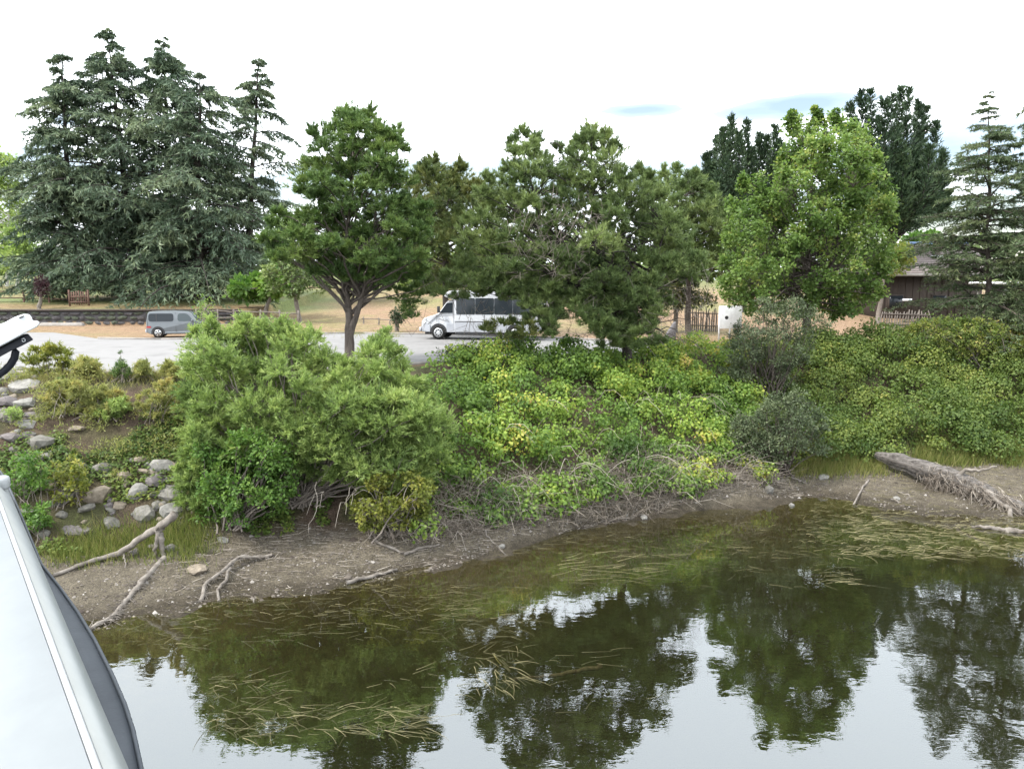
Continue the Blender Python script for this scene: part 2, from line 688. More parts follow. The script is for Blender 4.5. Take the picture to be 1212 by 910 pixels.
def edge_dist(poly, X, Y):
    poly = np.asarray(poly, float)
    q = np.roll(poly, -1, 0)
    best = np.full(len(X), 1e9)
    for (a, b_), (c_, d) in zip(poly, q):
        ex, ey = c_ - a, d - b_
        t = np.clip(((X - a) * ex + (Y - b_) * ey) / (ex * ex + ey * ey + 1e-9), 0, 1)
        best = np.minimum(best, np.hypot(X - a - t * ex, Y - b_ - t * ey))
    return best


def fill_lobes(poly, D, n, r0, r1, depth, g, squash=1.0, tips=()):
    """lobes (centre, radius) that fill the crown whose outline is given; depth is the crown's half depth in metres"""
    poly = np.asarray(poly, float)
    out = []
    lo, hi = poly.min(0), poly.max(0)
    cxm = poly[:, 0].mean()
    half = (hi[0] - lo[0]) / 2
    pts = []
    tries = 0
    while len(pts) < n and tries < n * 6:
        tries += 1
        cand = g.uniform(lo, hi, (24, 2))
        cand = cand[pip(poly, cand[:, 0], cand[:, 1])]
        if len(cand) == 0:
            continue
        e = edge_dist(poly, cand[:, 0], cand[:, 1])
        r = g.uniform(r0, r1)
        ok = e > r * .45
        if not ok.any():
            continue
        cand, e = cand[ok], e[ok]
        m = min(6, len(cand))
        if pts:
            near = np.min(np.hypot(cand[:m, None, 0] - np.array([q[0] for q in pts])[None], cand[:m, None, 1] - np.array([q[1] for q in pts])[None]), 1)
            b_ = int(np.argmax(near))
        else:
            b_ = 0
        pts.append((cand[b_, 0], cand[b_, 1], min(r, max(e[b_] * 1.25, r * .6)), e[b_]))
    for (px, py, r, e) in pts:
        k = math.sqrt(max(.05, 1 - ((px - cxm) / half) ** 2))
        dep = depth * min(k, .25 + e / (.5 * half))
        off = g.uniform(-1, 1)
        off = math.copysign(abs(off) ** .7, off - .12) * dep
        c = at(px, py, D + off)
        rm = r * PXM * (D + off)
        out.append((c, np.array([rm, rm, rm * squash])))
    for (px, py, r) in tips:
        out.append((at(px, py, D + g.uniform(-.3, .3)), np.array([r * PXM * D] * 2 + [r * PXM * D * 1.5])))
    return out


def sphere_dirs(n, g, zmin=-.6, up=0.0):
    d = unit(g.standard_normal((int(n * 2.2) + 8, 3)))
    d = d[d[:, 2] > zmin][:n]
    d[:, 2] += up
    return unit(d)


def spires(tips, D, g, tall=2.9):
    out = []
    for (px, py, w) in tips:
        dd = D + g.uniform(-1.5, 1.5)
        lean = g.normal(0, 2.5)
        for t in np.linspace(0, 1, 6):
            r = (w * (1 - t) ** .8 + 1.1) * PXM * dd
            out.append((at(px + lean * (1 - t) + g.normal(0, 1.6), py + 3 + (1 - t) * w * tall, dd), np.array([r, r, r * 1.5])))
    return out


def limb_path(a, b, g, sag=.0, wob=.06, k=7):
    a, b = np.asarray(a, float), np.asarray(b, float)
    t = np.linspace(0, 1, k)[:, None]
    L = np.linalg.norm(b - a)
    p = a + (b - a) * t
    p[:, 2] += (np.sin(t[:, 0] * np.pi)) * sag * L
    p[1:-1] += g.standard_normal((k - 2, 3)) * wob * L / 3
    return p


def trunk_path(pts, k=9):
    pts = np.asarray(pts, float)
    s = np.linspace(0, len(pts) - 1, k)
    return np.stack([np.interp(s, np.arange(len(pts)), pts[:, i]) for i in range(3)], 1)


STYLE = {}


def crown_fill(acc, wood, lobes, style, g):
    """twigs and leaves of one crown, lobe by lobe"""
    for (c, r) in lobes:
        lt = g.normal(0, .13)
        nt = max(4, int(style['twigs'] * style.get('dens', 1) * (0.6 + .4 * g.random()) * np.clip(r[0] / style.get('full', .42), .25, 1)))
        d = sphere_dirs(nt, g, style.get('zmin', -.55), style.get('up', .15))
        reach = g.uniform(.55, style.get('ragged', 1.22), len(d))[:, None]
        A = c + d * r * .12 + g.normal(0, .06, d.shape) * r
        B = c + d * r * reach
        B[:, 2] -= style.get('droop', 0) * r[0] * reach[:, 0]
        tw = g.random(len(A)) < style.get('tw', .4)
        wood.cones(A[tw], B[tw], style['twig_r'])
        dd = unit(B - A)
        nl = style['per']
        t = g.uniform(style.get('from', .3), 1.03, (len(A), nl))
        P = (A[:, None] + (B - A)[:, None] * t[..., None]).reshape(-1, 3)
        Dd = np.repeat(dd, nl, 0)
        tt = np.repeat(g.normal(0, .10, len(A)), nl)
        kind = style['kind']
        if kind == 'blade':
            P = P + unit(g.standard_normal(P.shape)) * style.get('scatter', .03)
            D2 = unit(Dd * style.get('along', .8) + unit(g.standard_normal(P.shape)) * style.get('jit', .7) + np.array([0, 0, style.get('leafz', .05)]))
            tn = np.clip(.5 + lt + tt + g.normal(0, .12, len(P)), 0, 1)
            acc.blades(P, D2, style['L'] * g.uniform(.6, 1.2, len(P)), style['W'] * g.uniform(.7, 1.2, len(P)), tn, g)
            continue
        if kind == 'pine':
            nb = style['blades']
            ax = unit(Dd + np.array([0, 0, style.get('lift', .5)]) + g.normal(0, .25, Dd.shape))
            ax2 = np.repeat(ax, nb, 0)
            P2 = np.repeat(P, nb, 0) + ax2 * g.uniform(-.35, .5, (len(ax2), 1)) * style['L']
            bd = unit(ax2 + unit(g.standard_normal(ax2.shape)) * style.get('spread', .75))
            tn = np.repeat(np.clip(.5 + lt + tt, 0, 1), nb) + g.normal(0, .08, len(P2))
            acc.blades(P2, bd, style['L'] * g.uniform(.7, 1.15, len(P2)), style['W'], np.clip(tn, 0, 1), g)
        else:
            out = unit(P - c)
            jit = unit(g.standard_normal(P.shape))
            P = P + jit * style.get('scatter', .06)
            D2 = unit(Dd * style.get('along', .6) + jit * style.get('jit', .8) + np.array([0, 0, style.get('leafz', -.15)]))
            N = unit(out * .5 + np.array([0, 0, .7]) + unit(g.standard_normal(P.shape)) * .75)
            sz = g.uniform(.65, 1.2, len(P))
            tn = np.clip(.5 + lt + tt + g.normal(0, .12, len(P)), 0, 1)
            acc.leaves(P, D2, N, style['L'] * sz, style['W'] * sz, tn, style.get('fold', .06))


def lobed_plant(name, label, cat, base, lobes, style, leafm, barkm, trunks=(), group=None, g=None, limb_r=.06, limbs=True, limb_from=(.35, .9), crown='crown', sag=.05):
    g = g or rng
    root = tag(empty(name, base), label, cat, group)
    base = np.asarray(base, float)
    ca_, wo, tr = Acc(), Acc(), Acc()
    crown_fill(ca_, wo, lobes, style, g)
    tps = []
    for (pts, r0, r1) in trunks:
        p = trunk_path(pts, 10)
        p[1:-1] += g.normal(0, .03, (8, 3))
        tr.tube(p, np.linspace(r0, r1, 10) * (1 + .06 * g.standard_normal(10)), 9, wob=.05, r=g)
        tps.append((p, np.linspace(r0, r1, 10)))
    if limbs:
        for (c, r) in lobes:
            if tps:
                p, rr = tps[g.integers(len(tps))]
                lo, hi = limb_from
                z0, z1 = p[0, 2], p[-1, 2]
                want = c[2] - np.hypot(c[0] - p[:, 0].mean(), c[1] - p[:, 1].mean()) * g.uniform(.1, .5)
                f = np.clip((want - z0) / (z1 - z0 + 1e-6), lo, hi)
                s0 = np.array([np.interp(f * 9, np.arange(10), p[:, i]) for i in range(3)])
                lr = min(limb_r, np.interp(f * 9, np.arange(10), rr) * .6)
            else:
                s0 = base + np.array([g.normal(0, .25), g.normal(0, .25), 0])
                lr = limb_r
            q = limb_path(s0, c, g, sag)
            wo.tube(q, np.linspace(lr, lr * .3, len(q)), 5, cap=False)
    if tps:
        tr.build('trunk', barkm, root, True, base)
    wo.build('branches' if tps else 'stems', barkm, root, True, base)
    ca_.build(crown, leafm, root, False, base)
    return root


def conifer(name, label, cat, base, top, profile, leafm, barkm, g, nb=90, sub=12, per=12, L=.3, W=.06, rise=.1, droop=.35, trunk_r=.3, bare=.12,
            hang=.5, group=None, az_skip=None, lean=(0, 0), pitch0=0.0, gapp=.0, vary=(.62, 1.12)):
    """a layered conifer: whorls of boughs, side shoots, sprays of needles. profile: (height share, radius) pairs"""
    base, top = np.asarray(base, float), np.asarray(top, float)
    H = top[2] - base[2]
    root = tag(empty(name, base), label, cat, group)
    tr, wo, cr = Acc(), Acc(), Acc()
    tp_ = np.linspace(0, 1, 12)
    axis_ = base + (top - base) * tp_[:, None]
    axis_[1:-1, :2] += g.normal(0, .05, (10, 2))
    tr.tube(axis_, trunk_r * (1 - tp_ * .97) ** .9, 9, wob=.05, r=g)
    hs = bare + (1 - bare) * np.sort(g.random(nb)) ** 1.05
    hp, rp = np.array(profile).T
    az = 0.0
    for h in hs:
        az += 2.4 + g.normal(0, .3)
        if g.random() < gapp:
            continue
        Rr = np.interp(h, hp, rp) * g.uniform(*vary)
        s0 = np.array([np.interp(h, tp_, axis_[:, i]) for i in range(3)])
        dh = np.array([math.cos(az), math.sin(az), 0])
        sd = np.array([-dh[1], dh[0], 0])
        t = np.linspace(0, 1, 7)
        zz = Rr * (math.tan(pitch0) * t + (rise + g.normal(0, .22)) * t - droop * g.uniform(.6, 1.4) * t ** 2.2)
        path = s0 + dh * (Rr * t)[:, None]
        path[:, 2] += zz
        path += sd * (g.normal(0, .06) * Rr * t ** 2)[:, None]
        wo.tube(path, np.linspace(max(.012, .018 * Rr ** .8 + .01), .008, 7), 4, cap=False)
        Ls = L * min(1, .35 + Rr / 2.6)
        Ws = W * min(1, .45 + Rr / 2.8)
        ns = max(4, int(sub * (0.4 + .6 * Rr / max(rp))))
        ts = np.linspace(.14, 1.0, ns)
        lt = g.normal(0, .12)
        for side in (-1, 1):
            tj = np.clip(ts + g.normal(0, .03, ns), .08, 1)
            A = np.stack([np.interp(tj, t, path[:, i]) for i in range(3)], 1)
            ln = Rr * .40 * (1.08 - tj) ** .75 * g.uniform(.7, 1.25, ns) + .12
            dirs = unit(dh[None] * g.uniform(.45, .9, (ns, 1)) + side * sd[None] * g.uniform(.6, 1.05, (ns, 1)) + np.array([0, 0, -.22 * hang]) + g.normal(0, .12, (ns, 3)))
            B = A + dirs * ln[:, None]
            B[:, 2] -= hang * .30 * ln
            wo.cones(A, B, .012)
            nbp = np.maximum(3, (per * ln / (ln.mean() + 1e-6)).astype(int))
            idx = np.repeat(np.arange(ns), nbp)
            u = g.random(len(idx))
            P = A[idx] + (B - A)[idx] * u[:, None]
            P[:, 2] -= hang * .06 * g.random(len(idx)) * ln[idx]
            bd = unit(dirs[idx] * .75 + unit(g.standard_normal((len(idx), 3))) * .75 + np.array([0, 0, -.45 * hang]))
            tn = np.clip(.5 + lt + .10 * g.standard_normal(len(idx)) + .22 * (u - .5), 0, 1)
            cr.blades(P, bd, Ls * g.uniform(.6, 1.2, len(P)), Ws * g.uniform(.7, 1.3, len(P)), tn, g)
        # sprays along the bough itself
        m = ns * 3
        u = g.uniform(.1, 1.02, m)
        P = np.stack([np.interp(u, t, path[:, i]) for i in range(3)], 1)
        bd = unit(dh[None] * .6 + unit(g.standard_normal((m, 3))) + np.array([0, 0, .15]))
        cr.blades(P, bd, Ls * g.uniform(.6, 1.1, m), Ws, np.clip(.5 + lt + .12 * g.standard_normal(m), 0, 1), g)
    # leader
    P = axis_[-1] - np.array([0, 0, 1.0]) * g.random((50, 1)) * H * .09
    cr.blades(P, unit(unit(g.standard_normal((50, 3))) + np.array([0, 0, .7])), L * .5, W * .5, .5, g)
    tr.build('trunk', barkm, root, True, base)
    wo.build('branches', barkm, root, True, base)
    cr.build('crown', leafm, root, False, base)
    return root


# ------------------------------------------------------------------ vegetation materials
m_bark = rough_mat('grey brown bark', (.045, .036, .030), (.115, .095, .082), scale=4, rough=.95, bump=.8, bscale=14, stretch=(3, 3, .6), bdist=.04)
m_bark_dark = rough_mat('dark bark', (.022, .018, .016), (.06, .05, .044), scale=4, rough=.95, bump=.7, bscale=14, stretch=(3, 3, .6), bdist=.04)
m_bark_pale = rough_mat('pale birch bark', (.22, .21, .19), (.40, .39, .36), scale=3, rough=.8, bump=.3, bscale=14, stretch=(2, 2, .8))
m_stem = rough_mat('grey stems', (.10, .085, .072), (.22, .19, .165), scale=6, rough=.9, bump=.3)
m_pine = leaf_mat('pine needles', [(0, (0.037, 0.066, 0.022)), (0.45, (0.084, 0.142, 0.04)), (1, (0.208, 0.275, 0.075))], .2)
m_pine_brown = leaf_mat('browning pine needles', [(0, (0.035, 0.055, 0.018)), (0.45, (0.085, 0.115, 0.035)), (1, (0.19, 0.19, 0.06))], .2)
m_pine_b = leaf_mat('grey green pine needles', [(0, (0.048, 0.074, 0.028)), (0.45, (0.113, 0.161, 0.055)), (1, (0.25, 0.306, 0.109))], .25)
m_cedar = leaf_mat('blue grey cedar needles', [(0, (0.024, 0.043, 0.026)), (0.45, (0.077, 0.115, 0.07)), (1, (0.228, 0.276, 0.15))], .15)
m_cypress = leaf_mat('dark cypress foliage', [(0, (0.015, 0.031, 0.017)), (0.5, (0.036, 0.064, 0.031)), (1, (0.076, 0.115, 0.051))], .12)
m_spruce = leaf_mat('spruce needles', [(0, (0.035, 0.06, 0.028)), (0.45, (0.082, 0.122, 0.055)), (1, (0.19, 0.215, 0.1))], .2)
m_maple = leaf_mat('maple leaves', [(0, (0.05, 0.09, 0.022)), (0.4, (0.11, 0.18, 0.045)), (0.8, (0.19, 0.265, 0.07)), (1, (0.33, 0.35, 0.1))], .42)
m_willow = leaf_mat('willow leaves', [(0, (0.088, 0.14, 0.045)), (0.45, (0.203, 0.281, 0.084)), (1, (0.369, 0.439, 0.15))], .42)
m_broad = leaf_mat('glossy green leaves', [(0, (0.039, 0.088, 0.02)), (0.5, (0.094, 0.176, 0.037)), (1, (0.176, 0.264, 0.061))], .4)
m_yellowgreen = leaf_mat('yellow green leaves', [(0, (0.07, 0.095, 0.022)), (0.5, (0.165, 0.19, 0.04)), (1, (0.32, 0.3, 0.07))], .4)
m_bramble = leaf_mat('bramble leaves', [(0, (0.052, 0.096, 0.024)), (0.35, (0.129, 0.213, 0.045)), (0.65, (0.244, 0.335, 0.064)), (0.85, (0.438, 0.438, 0.091)), (1, (0.541, 0.386, 0.142))], .4)
m_olive = leaf_mat('grey olive leaves', [(0, (0.035, 0.05, 0.026)), (0.5, (0.085, 0.112, 0.056)), (1, (0.18, 0.21, 0.11))], .25)
m_bankmix = leaf_mat('mixed bank leaves', [(0, (0.05, 0.09, 0.022)), (0.4, (0.125, 0.175, 0.042)), (0.7, (0.22, 0.25, 0.06)), (1, (0.4, 0.32, 0.1))], .4)
m_autumn = leaf_mat('tawny shrub leaves', [(0, (0.13, 0.15, 0.05)), (0.45, (0.25, 0.265, 0.09)), (0.8, (0.34, 0.32, 0.11)), (1, (0.36, 0.26, 0.1))], .4)
m_purple = leaf_mat('dark purple leaves', [(0, (.03, .016, .02)), (1, (.075, .035, .04))], .25)
m_drybrush = tint_mat('dry brush stems', [(0, (.08, .064, .052)), (.5, (.20, .17, .14)), (1, (.40, .36, .31))])
m_grass = leaf_mat('bank grass', [(0, (.070, .100, .024)), (.5, (.150, .180, .045)), (1, (.30, .265, .11))], .35)
m_weed = tint_mat('water weed', [(0, (.018, .020, .007)), (.5, (.06, .055, .022)), (1, (.20, .175, .09))], .6)

S_PINE = dict(kind='pine', twigs=42, per=6, blades=7, L=.20, W=.036, twig_r=.010, up=.25, zmin=-.75, lift=.6, spread=.75, **{'from': .25})
S_PINEB = dict(S_PINE, L=.21, W=.034, lift=.9, twigs=40)
S_CYP = dict(kind='pine', twigs=24, per=7, blades=4, L=.36, W=.085, twig_r=.02, up=.8, zmin=-.6, lift=.75, spread=.62, tw=.2, ragged=1.35)
S_MAPLE = dict(kind='leaf', twigs=25, per=15, L=.155, W=.13, twig_r=.010, up=.45, scatter=.09, along=.3, jit=.9, leafz=-.25, zmin=-.7, full=.6)
S_WILLOW = dict(kind='blade', full=.36, twigs=54, per=25, L=.14, W=.040, twig_r=.006, up=.5, scatter=.04, along=.9, jit=.75, leafz=.05, zmin=-.7, tw=.25, ragged=1.4)
S_BROAD = dict(kind='leaf', full=.33, twigs=28, per=11, L=.105, W=.075, twig_r=.006, up=.3, scatter=.05, along=.4, jit=.9, leafz=-.1, zmin=-.7)
S_OLIVE = dict(kind='leaf', full=.35, twigs=30, per=12, L=.105, W=.052, twig_r=.006, up=.35, scatter=.05, along=.6, jit=.8, zmin=-.7)
S_FAR = dict(kind='leaf', twigs=26, per=9, L=.45, W=.32, twig_r=.02, up=.3, scatter=.22, along=.4, jit=.9, zmin=-.7)
G = lambda s: np.random.default_rng(s)

# ------------------------------------------------------------------ pines
# forked pine by the car park
pa = [(352, 250), (345, 215), (365, 180), (360, 160), (385, 145), (405, 132), (440, 132), (465, 150), (485, 170), (478, 190), (495, 215), (512, 250), (512, 300), (500, 335),
      (455, 345), (410, 335), (375, 330), (335, 325), (305, 300), (308, 270), (330, 240)]
D = 30.5
lb = fill_lobes(pa, D, 112, 13, 24, 2.8, G(101), .75, [(405, 137, 9), (438, 137, 9), (420, 142, 10), (372, 160, 8), (470, 160, 8)])
tb = at(413, 432, D)
tb[2] = tz(tb[0], tb[1]) - .1
tr_ = [([tb, at(414, 395, D), at(413, 380, D), at(411, 340, D), at(412, 280, D), at(415, 215, D), at(420, 160, D)], .21, .03),
       ([at(414, 396, D), at(420, 380, D - .1), at(431, 345, D - .2), at(437, 300, D - .2), at(445, 250, D - .1), at(450, 200, D)], .14, .03)]
pine_a = lobed_plant('pine_tree', 'forked dark green pine with two bare lower trunks left of the white bus', 'tree', tb, lb, S_PINE, m_pine, m_bark, tr_, g=G(102), limb_r=.07)
# low bare boughs of that pine
wb_ = Acc()
for (p0, p1, r_) in [((425, 358), (490, 345), .035), ((490, 345), (520, 330), .02), ((411, 345), (375, 335), .03), ((430, 340), (470, 352), .025), ((412, 330), (440, 300), .03), ((435, 330), (480, 318), .03)]:
    wb_.tube(limb_path(at(*p0, D - .1), at(*p1, D - .6), G(103), .05, .08), np.linspace(r_, r_ * .5, 7), 5)
wb_.build('bare_bough', m_bark, pine_a, True, tb)

# browner pine behind
pb = [(462, 250), (480, 215), (492, 195), (515, 187), (530, 200), (548, 192), (566, 212), (600, 240), (605, 320), (570, 348), (500, 345), (462, 310)]
D = 47
tb = at(528, 385, D)
tb[2] = tz(tb[0], tb[1]) - .1
lobed_plant('pine_tree', 'brownish pine behind the white bus, between two greener pines', 'tree', tb,
            fill_lobes(pb, D, 85, 15, 26, 3.2, G(104), .8, [(512, 192, 7), (545, 197, 7), (500, 200, 7)]), dict(S_PINE, L=.27, W=.05, twigs=34), m_pine_brown, m_bark,
            [([tb, at(526, 300, D), at(527, 205, D)], .22, .03)], g=G(105))

# wide pine in front of the bus
pc = [(535, 300), (545, 262), (560, 228), (590, 200), (600, 175), (618, 160), (640, 172), (660, 190), (680, 165), (702, 152), (728, 165), (742, 192), (775, 205), (790, 235), (815, 265), (835, 300),
      (838, 330), (800, 352), (775, 345), (758, 372), (735, 385), (700, 378), (672, 362), (655, 345), (610, 348), (570, 345), (545, 325), (535, 318)]
D = 32.5
tb = at(742, 425, D)
tb[2] = tz(tb[0], tb[1]) - .1
lb = fill_lobes(pc, D, 138, 14, 26, 3.3, G(106), .8, [(618, 160, 9), (606, 172, 8), (636, 168, 8), (700, 158, 10), (716, 163, 9), (688, 166, 9), (730, 178, 8), (770, 212, 8), (757, 205, 7), (578, 215, 8), (660, 178, 7)])
lb += fill_lobes([(648, 340), (700, 330), (790, 330), (800, 352), (772, 398), (735, 408), (690, 400), (660, 372)], D - .8, 34, 12, 20, 1.2, G(1066), .8)
lb += fill_lobes([(520, 325), (560, 318), (660, 325), (655, 352), (600, 356), (540, 348)], D - .3, 26, 9, 15, 1.4, G(1067), .7)
lb += fill_lobes([(560, 335), (660, 330), (665, 372), (640, 366), (600, 352), (560, 352)], D - .9, 12, 8, 13, .5, G(1068), .6)
pine_b = lobed_plant('pine_tree', 'wide bushy pine with low sweeping boughs in front of the white bus', 'tree', tb, lb, S_PINEB, m_pine_b, m_bark_dark,
                     [([tb, at(742, 400, D), at(735, 360, D), at(715, 300, D), at(700, 230, D), at(700, 170, D)], .24, .03),
                      ([at(740, 395, D), at(720, 365, D - .2), at(680, 320, D - .3), at(640, 260, D), at(620, 180, D)], .15, .03),
                      ([at(742, 385, D), at(760, 345, D + .2), at(780, 300, D), at(790, 255, D)], .13, .02)], g=G(107), limb_r=.06)
wb_ = Acc()
gg = G(108)
for (p0, p1, r_) in [((738, 378), (790, 398), .04), ((790, 398), (835, 412), .02), ((745, 385), (800, 390), .035), ((760, 385), (822, 375), .025), ((735, 370), (640, 372), .035), ((640, 372), (580, 385), .02), ((730, 350), (800, 340), .03),
                     ((800, 340), (825, 350), .015), ((715, 355), (600, 350), .03), ((600, 350), (545, 340), .018), ((780, 392), (812, 405), .015), ((775, 380), (815, 362), .015), ((700, 340), (640, 330), .025)]:
    p = limb_path(at(*p0, D - .3), at(*p1, D - 1.0), gg, .02, .1)
    wb_.tube(p, np.linspace(r_, r_ * .5, 7), 5)
    A = p[gg.integers(1, 7, 26)] + gg.normal(0, .02, (26, 3))
    wb_.cones(A, A + unit(gg.standard_normal((26, 3)) + np.array([0, 0, -.1])) * gg.uniform(.15, .55, (26, 1)), .006)
wb_.build('bare_bough', m_bark, pine_b, True, tb)
cr_ = Acc()
crown_fill(cr_, Acc(), fill_lobes([(560, 385), (590, 372), (640, 378), (650, 395), (625, 408), (575, 405)], D - 1.3, 9, 11, 17, .4, G(109), .6), dict(S_PINEB, dens=.4), G(110))
cr_.build('low_bough', m_pine_brown, pine_b, False, tb)

cr_, wo_ = Acc(), Acc()
crown_fill(cr_, wo_, fill_lobes([(488, 330), (530, 318), (600, 330), (668, 335), (665, 392), (640, 385), (610, 362), (560, 356), (520, 358), (495, 350)], D - 1.0, 34, 7, 14, .8, G(1101), .6), dict(S_PINEB, dens=.5, ragged=1.6, tw=.9), G(1102))
crown_fill(cr_, wo_, fill_lobes([(598, 330), (660, 330), (672, 402), (640, 404), (612, 372)], D - 1.1, 16, 7, 13, .6, G(1108), .7), dict(S_PINEB, dens=.75, ragged=1.5, tw=.8), G(1109))
crown_fill(cr_, wo_, fill_lobes([(690, 380), (780, 380), (790, 408), (740, 420), (690, 412)], D - 1.2, 18, 9, 15, .7, G(1103), .7), dict(S_PINEB, dens=.8), G(1104))
gd_ = G(1105)
for (x0_, x1_, y0_, y1_, n_, dd) in [(480, 700, 320, 400, 300, -.8), (600, 700, 250, 330, 160, -2.6), (690, 840, 320, 405, 420, -.9), (640, 720, 230, 300, 120, -2.8)]:
    A = np.array([at(gd_.uniform(x0_, x1_), gd_.uniform(y0_, y1_), D + dd + gd_.normal(0, .5)) for _ in range(n_)])
    B = A + unit(gd_.standard_normal((n_, 3)) + np.array([0, 0, .1])) * gd_.uniform(.2, .9, (n_, 1))
    wo_.cones(A, B, gd_.uniform(.006, .013, n_))
wo_.build('dead_twigs', m_stem, pine_b, False, tb)['kind'] = 'stuff'
cr_.build('low_bough', m_pine_b, pine_b, False, tb)
cr_ = Acc()
crown_fill(cr_, Acc(), fill_lobes([(405, 335), (470, 322), (500, 335), (500, 372), (485, 392), (478, 372), (455, 352), (420, 350)], 31.5, 13, 6, 12, .6, G(1106), .6), dict(S_PINE, dens=.5, ragged=1.6), G(1107))
cr_.build('low_bough', m_pine, pine_a, False, pine_a.location)

# pine right of it, further back
pd = [(755, 240), (770, 210), (800, 198), (825, 205), (850, 225), (872, 255), (872, 320), (845, 342), (790, 345), (755, 310)]
D = 49
tb = at(815, 385, D)
tb[2] = tz(tb[0], tb[1]) - .1
lobed_plant('pine_tree', 'rounded green pine behind the stake fence, left of the leafy maple', 'tree', tb,
            fill_lobes(pd, D, 70, 15, 25, 3.0, G(111), .8, [(800, 203, 6), (785, 207, 6), (822, 207, 6)]), dict(S_PINE, L=.27, W=.05, twigs=34), m_pine_b, m_bark,
            [([tb, at(815, 300, D), at(810, 215, D)], .2, .03)], g=G(112))

# ------------------------------------------------------------------ maple
pm = [(922, 190), (928, 150), (938, 132), (952, 150), (966, 130), (975, 145), (990, 133), (1005, 150), (1020, 148), (1035, 175), (1050, 190), (1058, 235), (1060, 290), (1056, 345), (1030, 375), (985, 385),
      (930, 378), (880, 380), (852, 365), (848, 310), (852, 285), (862, 250), (868, 218), (882, 207), (890, 225), (900, 205), (910, 225)]
D = 38
tb = at(955, 402, D)
tb[2] = tz(tb[0], tb[1]) - .1
lb = fill_lobes(pm, D, 210, 11, 22, 3.4, G(113), 1.25, [(880, 218, 8), (899, 216, 8), (865, 245, 8)]) + spires([(938, 131, 7), (966, 127, 6), (988, 131, 7), (1012, 147, 7), (880, 207, 5), (925, 178, 7), (1040, 178, 7)], D, G(1130))
lobed_plant('maple_tree', 'broad bright green leafy maple in front of the dark cypresses', 'tree', tb, lb, S_MAPLE, m_maple, m_bark,
            [([tb, at(955, 360, D), at(957, 280, D), at(962, 170, D)], .22, .03), ([at(955, 375, D), at(930, 320, D), at(905, 240, D)], .12, .02), ([at(955, 370, D), at(985, 310, D), at(1015, 200, D)], .14, .02)],
            g=G(114), limb_r=.05, sag=-.03)

# ------------------------------------------------------------------ cypresses behind
def plume_tree(name, label, base, leaders, trunk, trunk_r, leafm, barkm, g, nbr=150, blade=(.34, .10), reach=1.25, per=8):
    """a cypress: leaders fan out from the trunk, each one a feathery plume of short rising shoots"""
    base = np.asarray(base, float)
    root = tag(empty(name, base), label, 'tree')
    tr, wo, cr = Acc(), Acc(), Acc()
    tr.tube(trunk_path(trunk, 10), np.linspace(trunk_r, trunk_r * .4, 10), 9, wob=.06, r=g)
    for pts, t0 in leaders:
        p = trunk_path(pts, 12)
        p[1:-1] += g.normal(0, .08, (10, 3))
        L = np.linalg.norm(np.diff(p, axis=0), axis=1).sum()
        wo.tube(p, np.linspace(.07, .012, 12), 5, cap=False)
        n_ = int(nbr * L / 8)
        t = t0 + (1 - t0) * g.random(n_) ** .8
        s = t * 11
        A = np.stack([np.interp(s, np.arange(12), p[:, i]) for i in range(3)], 1)
        tg = unit(np.stack([np.interp(np.minimum(s + .5, 11), np.arange(12), p[:, i]) - np.interp(np.maximum(s - .5, 0), np.arange(12), p[:, i]) for i in range(3)], 1))
        side = g.standard_normal((n_, 3))
        side = unit(side - tg * np.sum(side * tg, 1)[:, None])
        ln = reach * (1 - ((t - t0) / (1 - t0)) ** 2.2 * .80) * g.uniform(.45, 1.1, n_)
        d = unit(tg * .75 + side + np.array([0, 0, .15]))
        B = A + d * ln[:, None]
        B[:, 2] += .12 * ln
        k = g.random(n_) < .3
        wo.cones(A[k], B[k], .012)
        lt = .5 + g.normal(0, .10)
        idx = np.repeat(np.arange(n_), per)
        u = g.uniform(.1, 1.0, len(idx))
        P = A[idx] + (B - A)[idx] * u[:, None] + g.normal(0, .05, (len(idx), 3))
        bd = unit(d[idx] * 1.1 + unit(g.standard_normal((len(idx), 3))) * .65 + np.array([0, 0, .15]))
        tn = np.clip(lt + .11 * g.standard_normal(len(idx)) + .35 * (u - .6), 0, 1)
        cr.blades(P, bd, blade[0] * g.uniform(.6, 1.2, len(P)), blade[1] * g.uniform(.7, 1.2, len(P)), tn, g)
    tr.build('trunk', barkm, root, True, base)
    wo.build('branches', barkm, root, True, base)
    cr.build('crown', leafm, root, False, base)
    return root


D = 66
tb = at(880, 365, D)
tb[2] = tz(tb[0], tb[1]) - .1
gl_ = G(1150)
ld = []
for (px, py) in [(866, 139), (884, 144), (848, 163), (917, 150), (838, 182), (857, 152), (899, 158), (830, 205), (908, 163), (875, 158), (925, 172), (842, 195), (862, 175), (890, 178), (915, 190), (850, 215), (930, 205), (835, 235), (870, 200), (900, 210)]:
    o_ = gl_.uniform(-2.6, 2.6)
    ld.append(([at(880 + (px - 880) * .55, 330, D + o_ * .5), at(880 + (px - 880) * .8, 250, D + o_), at(px + (px - 880) * .04, (py + 250) / 2, D + o_), at(px, py, D + o_)], .12))
plume_tree('cypress_tree', 'dark cypress with three pointed tops behind the left side of the maple', tb, ld, [tb, at(880, 300, D), at(880, 220, D)], .3, m_cypress, m_bark_dark, gl_, nbr=210, reach=1.5)
D = 60
tb = at(1052, 372, D)
tb[2] = tz(tb[0], tb[1]) - .1
gl_ = G(1170)
ld = []
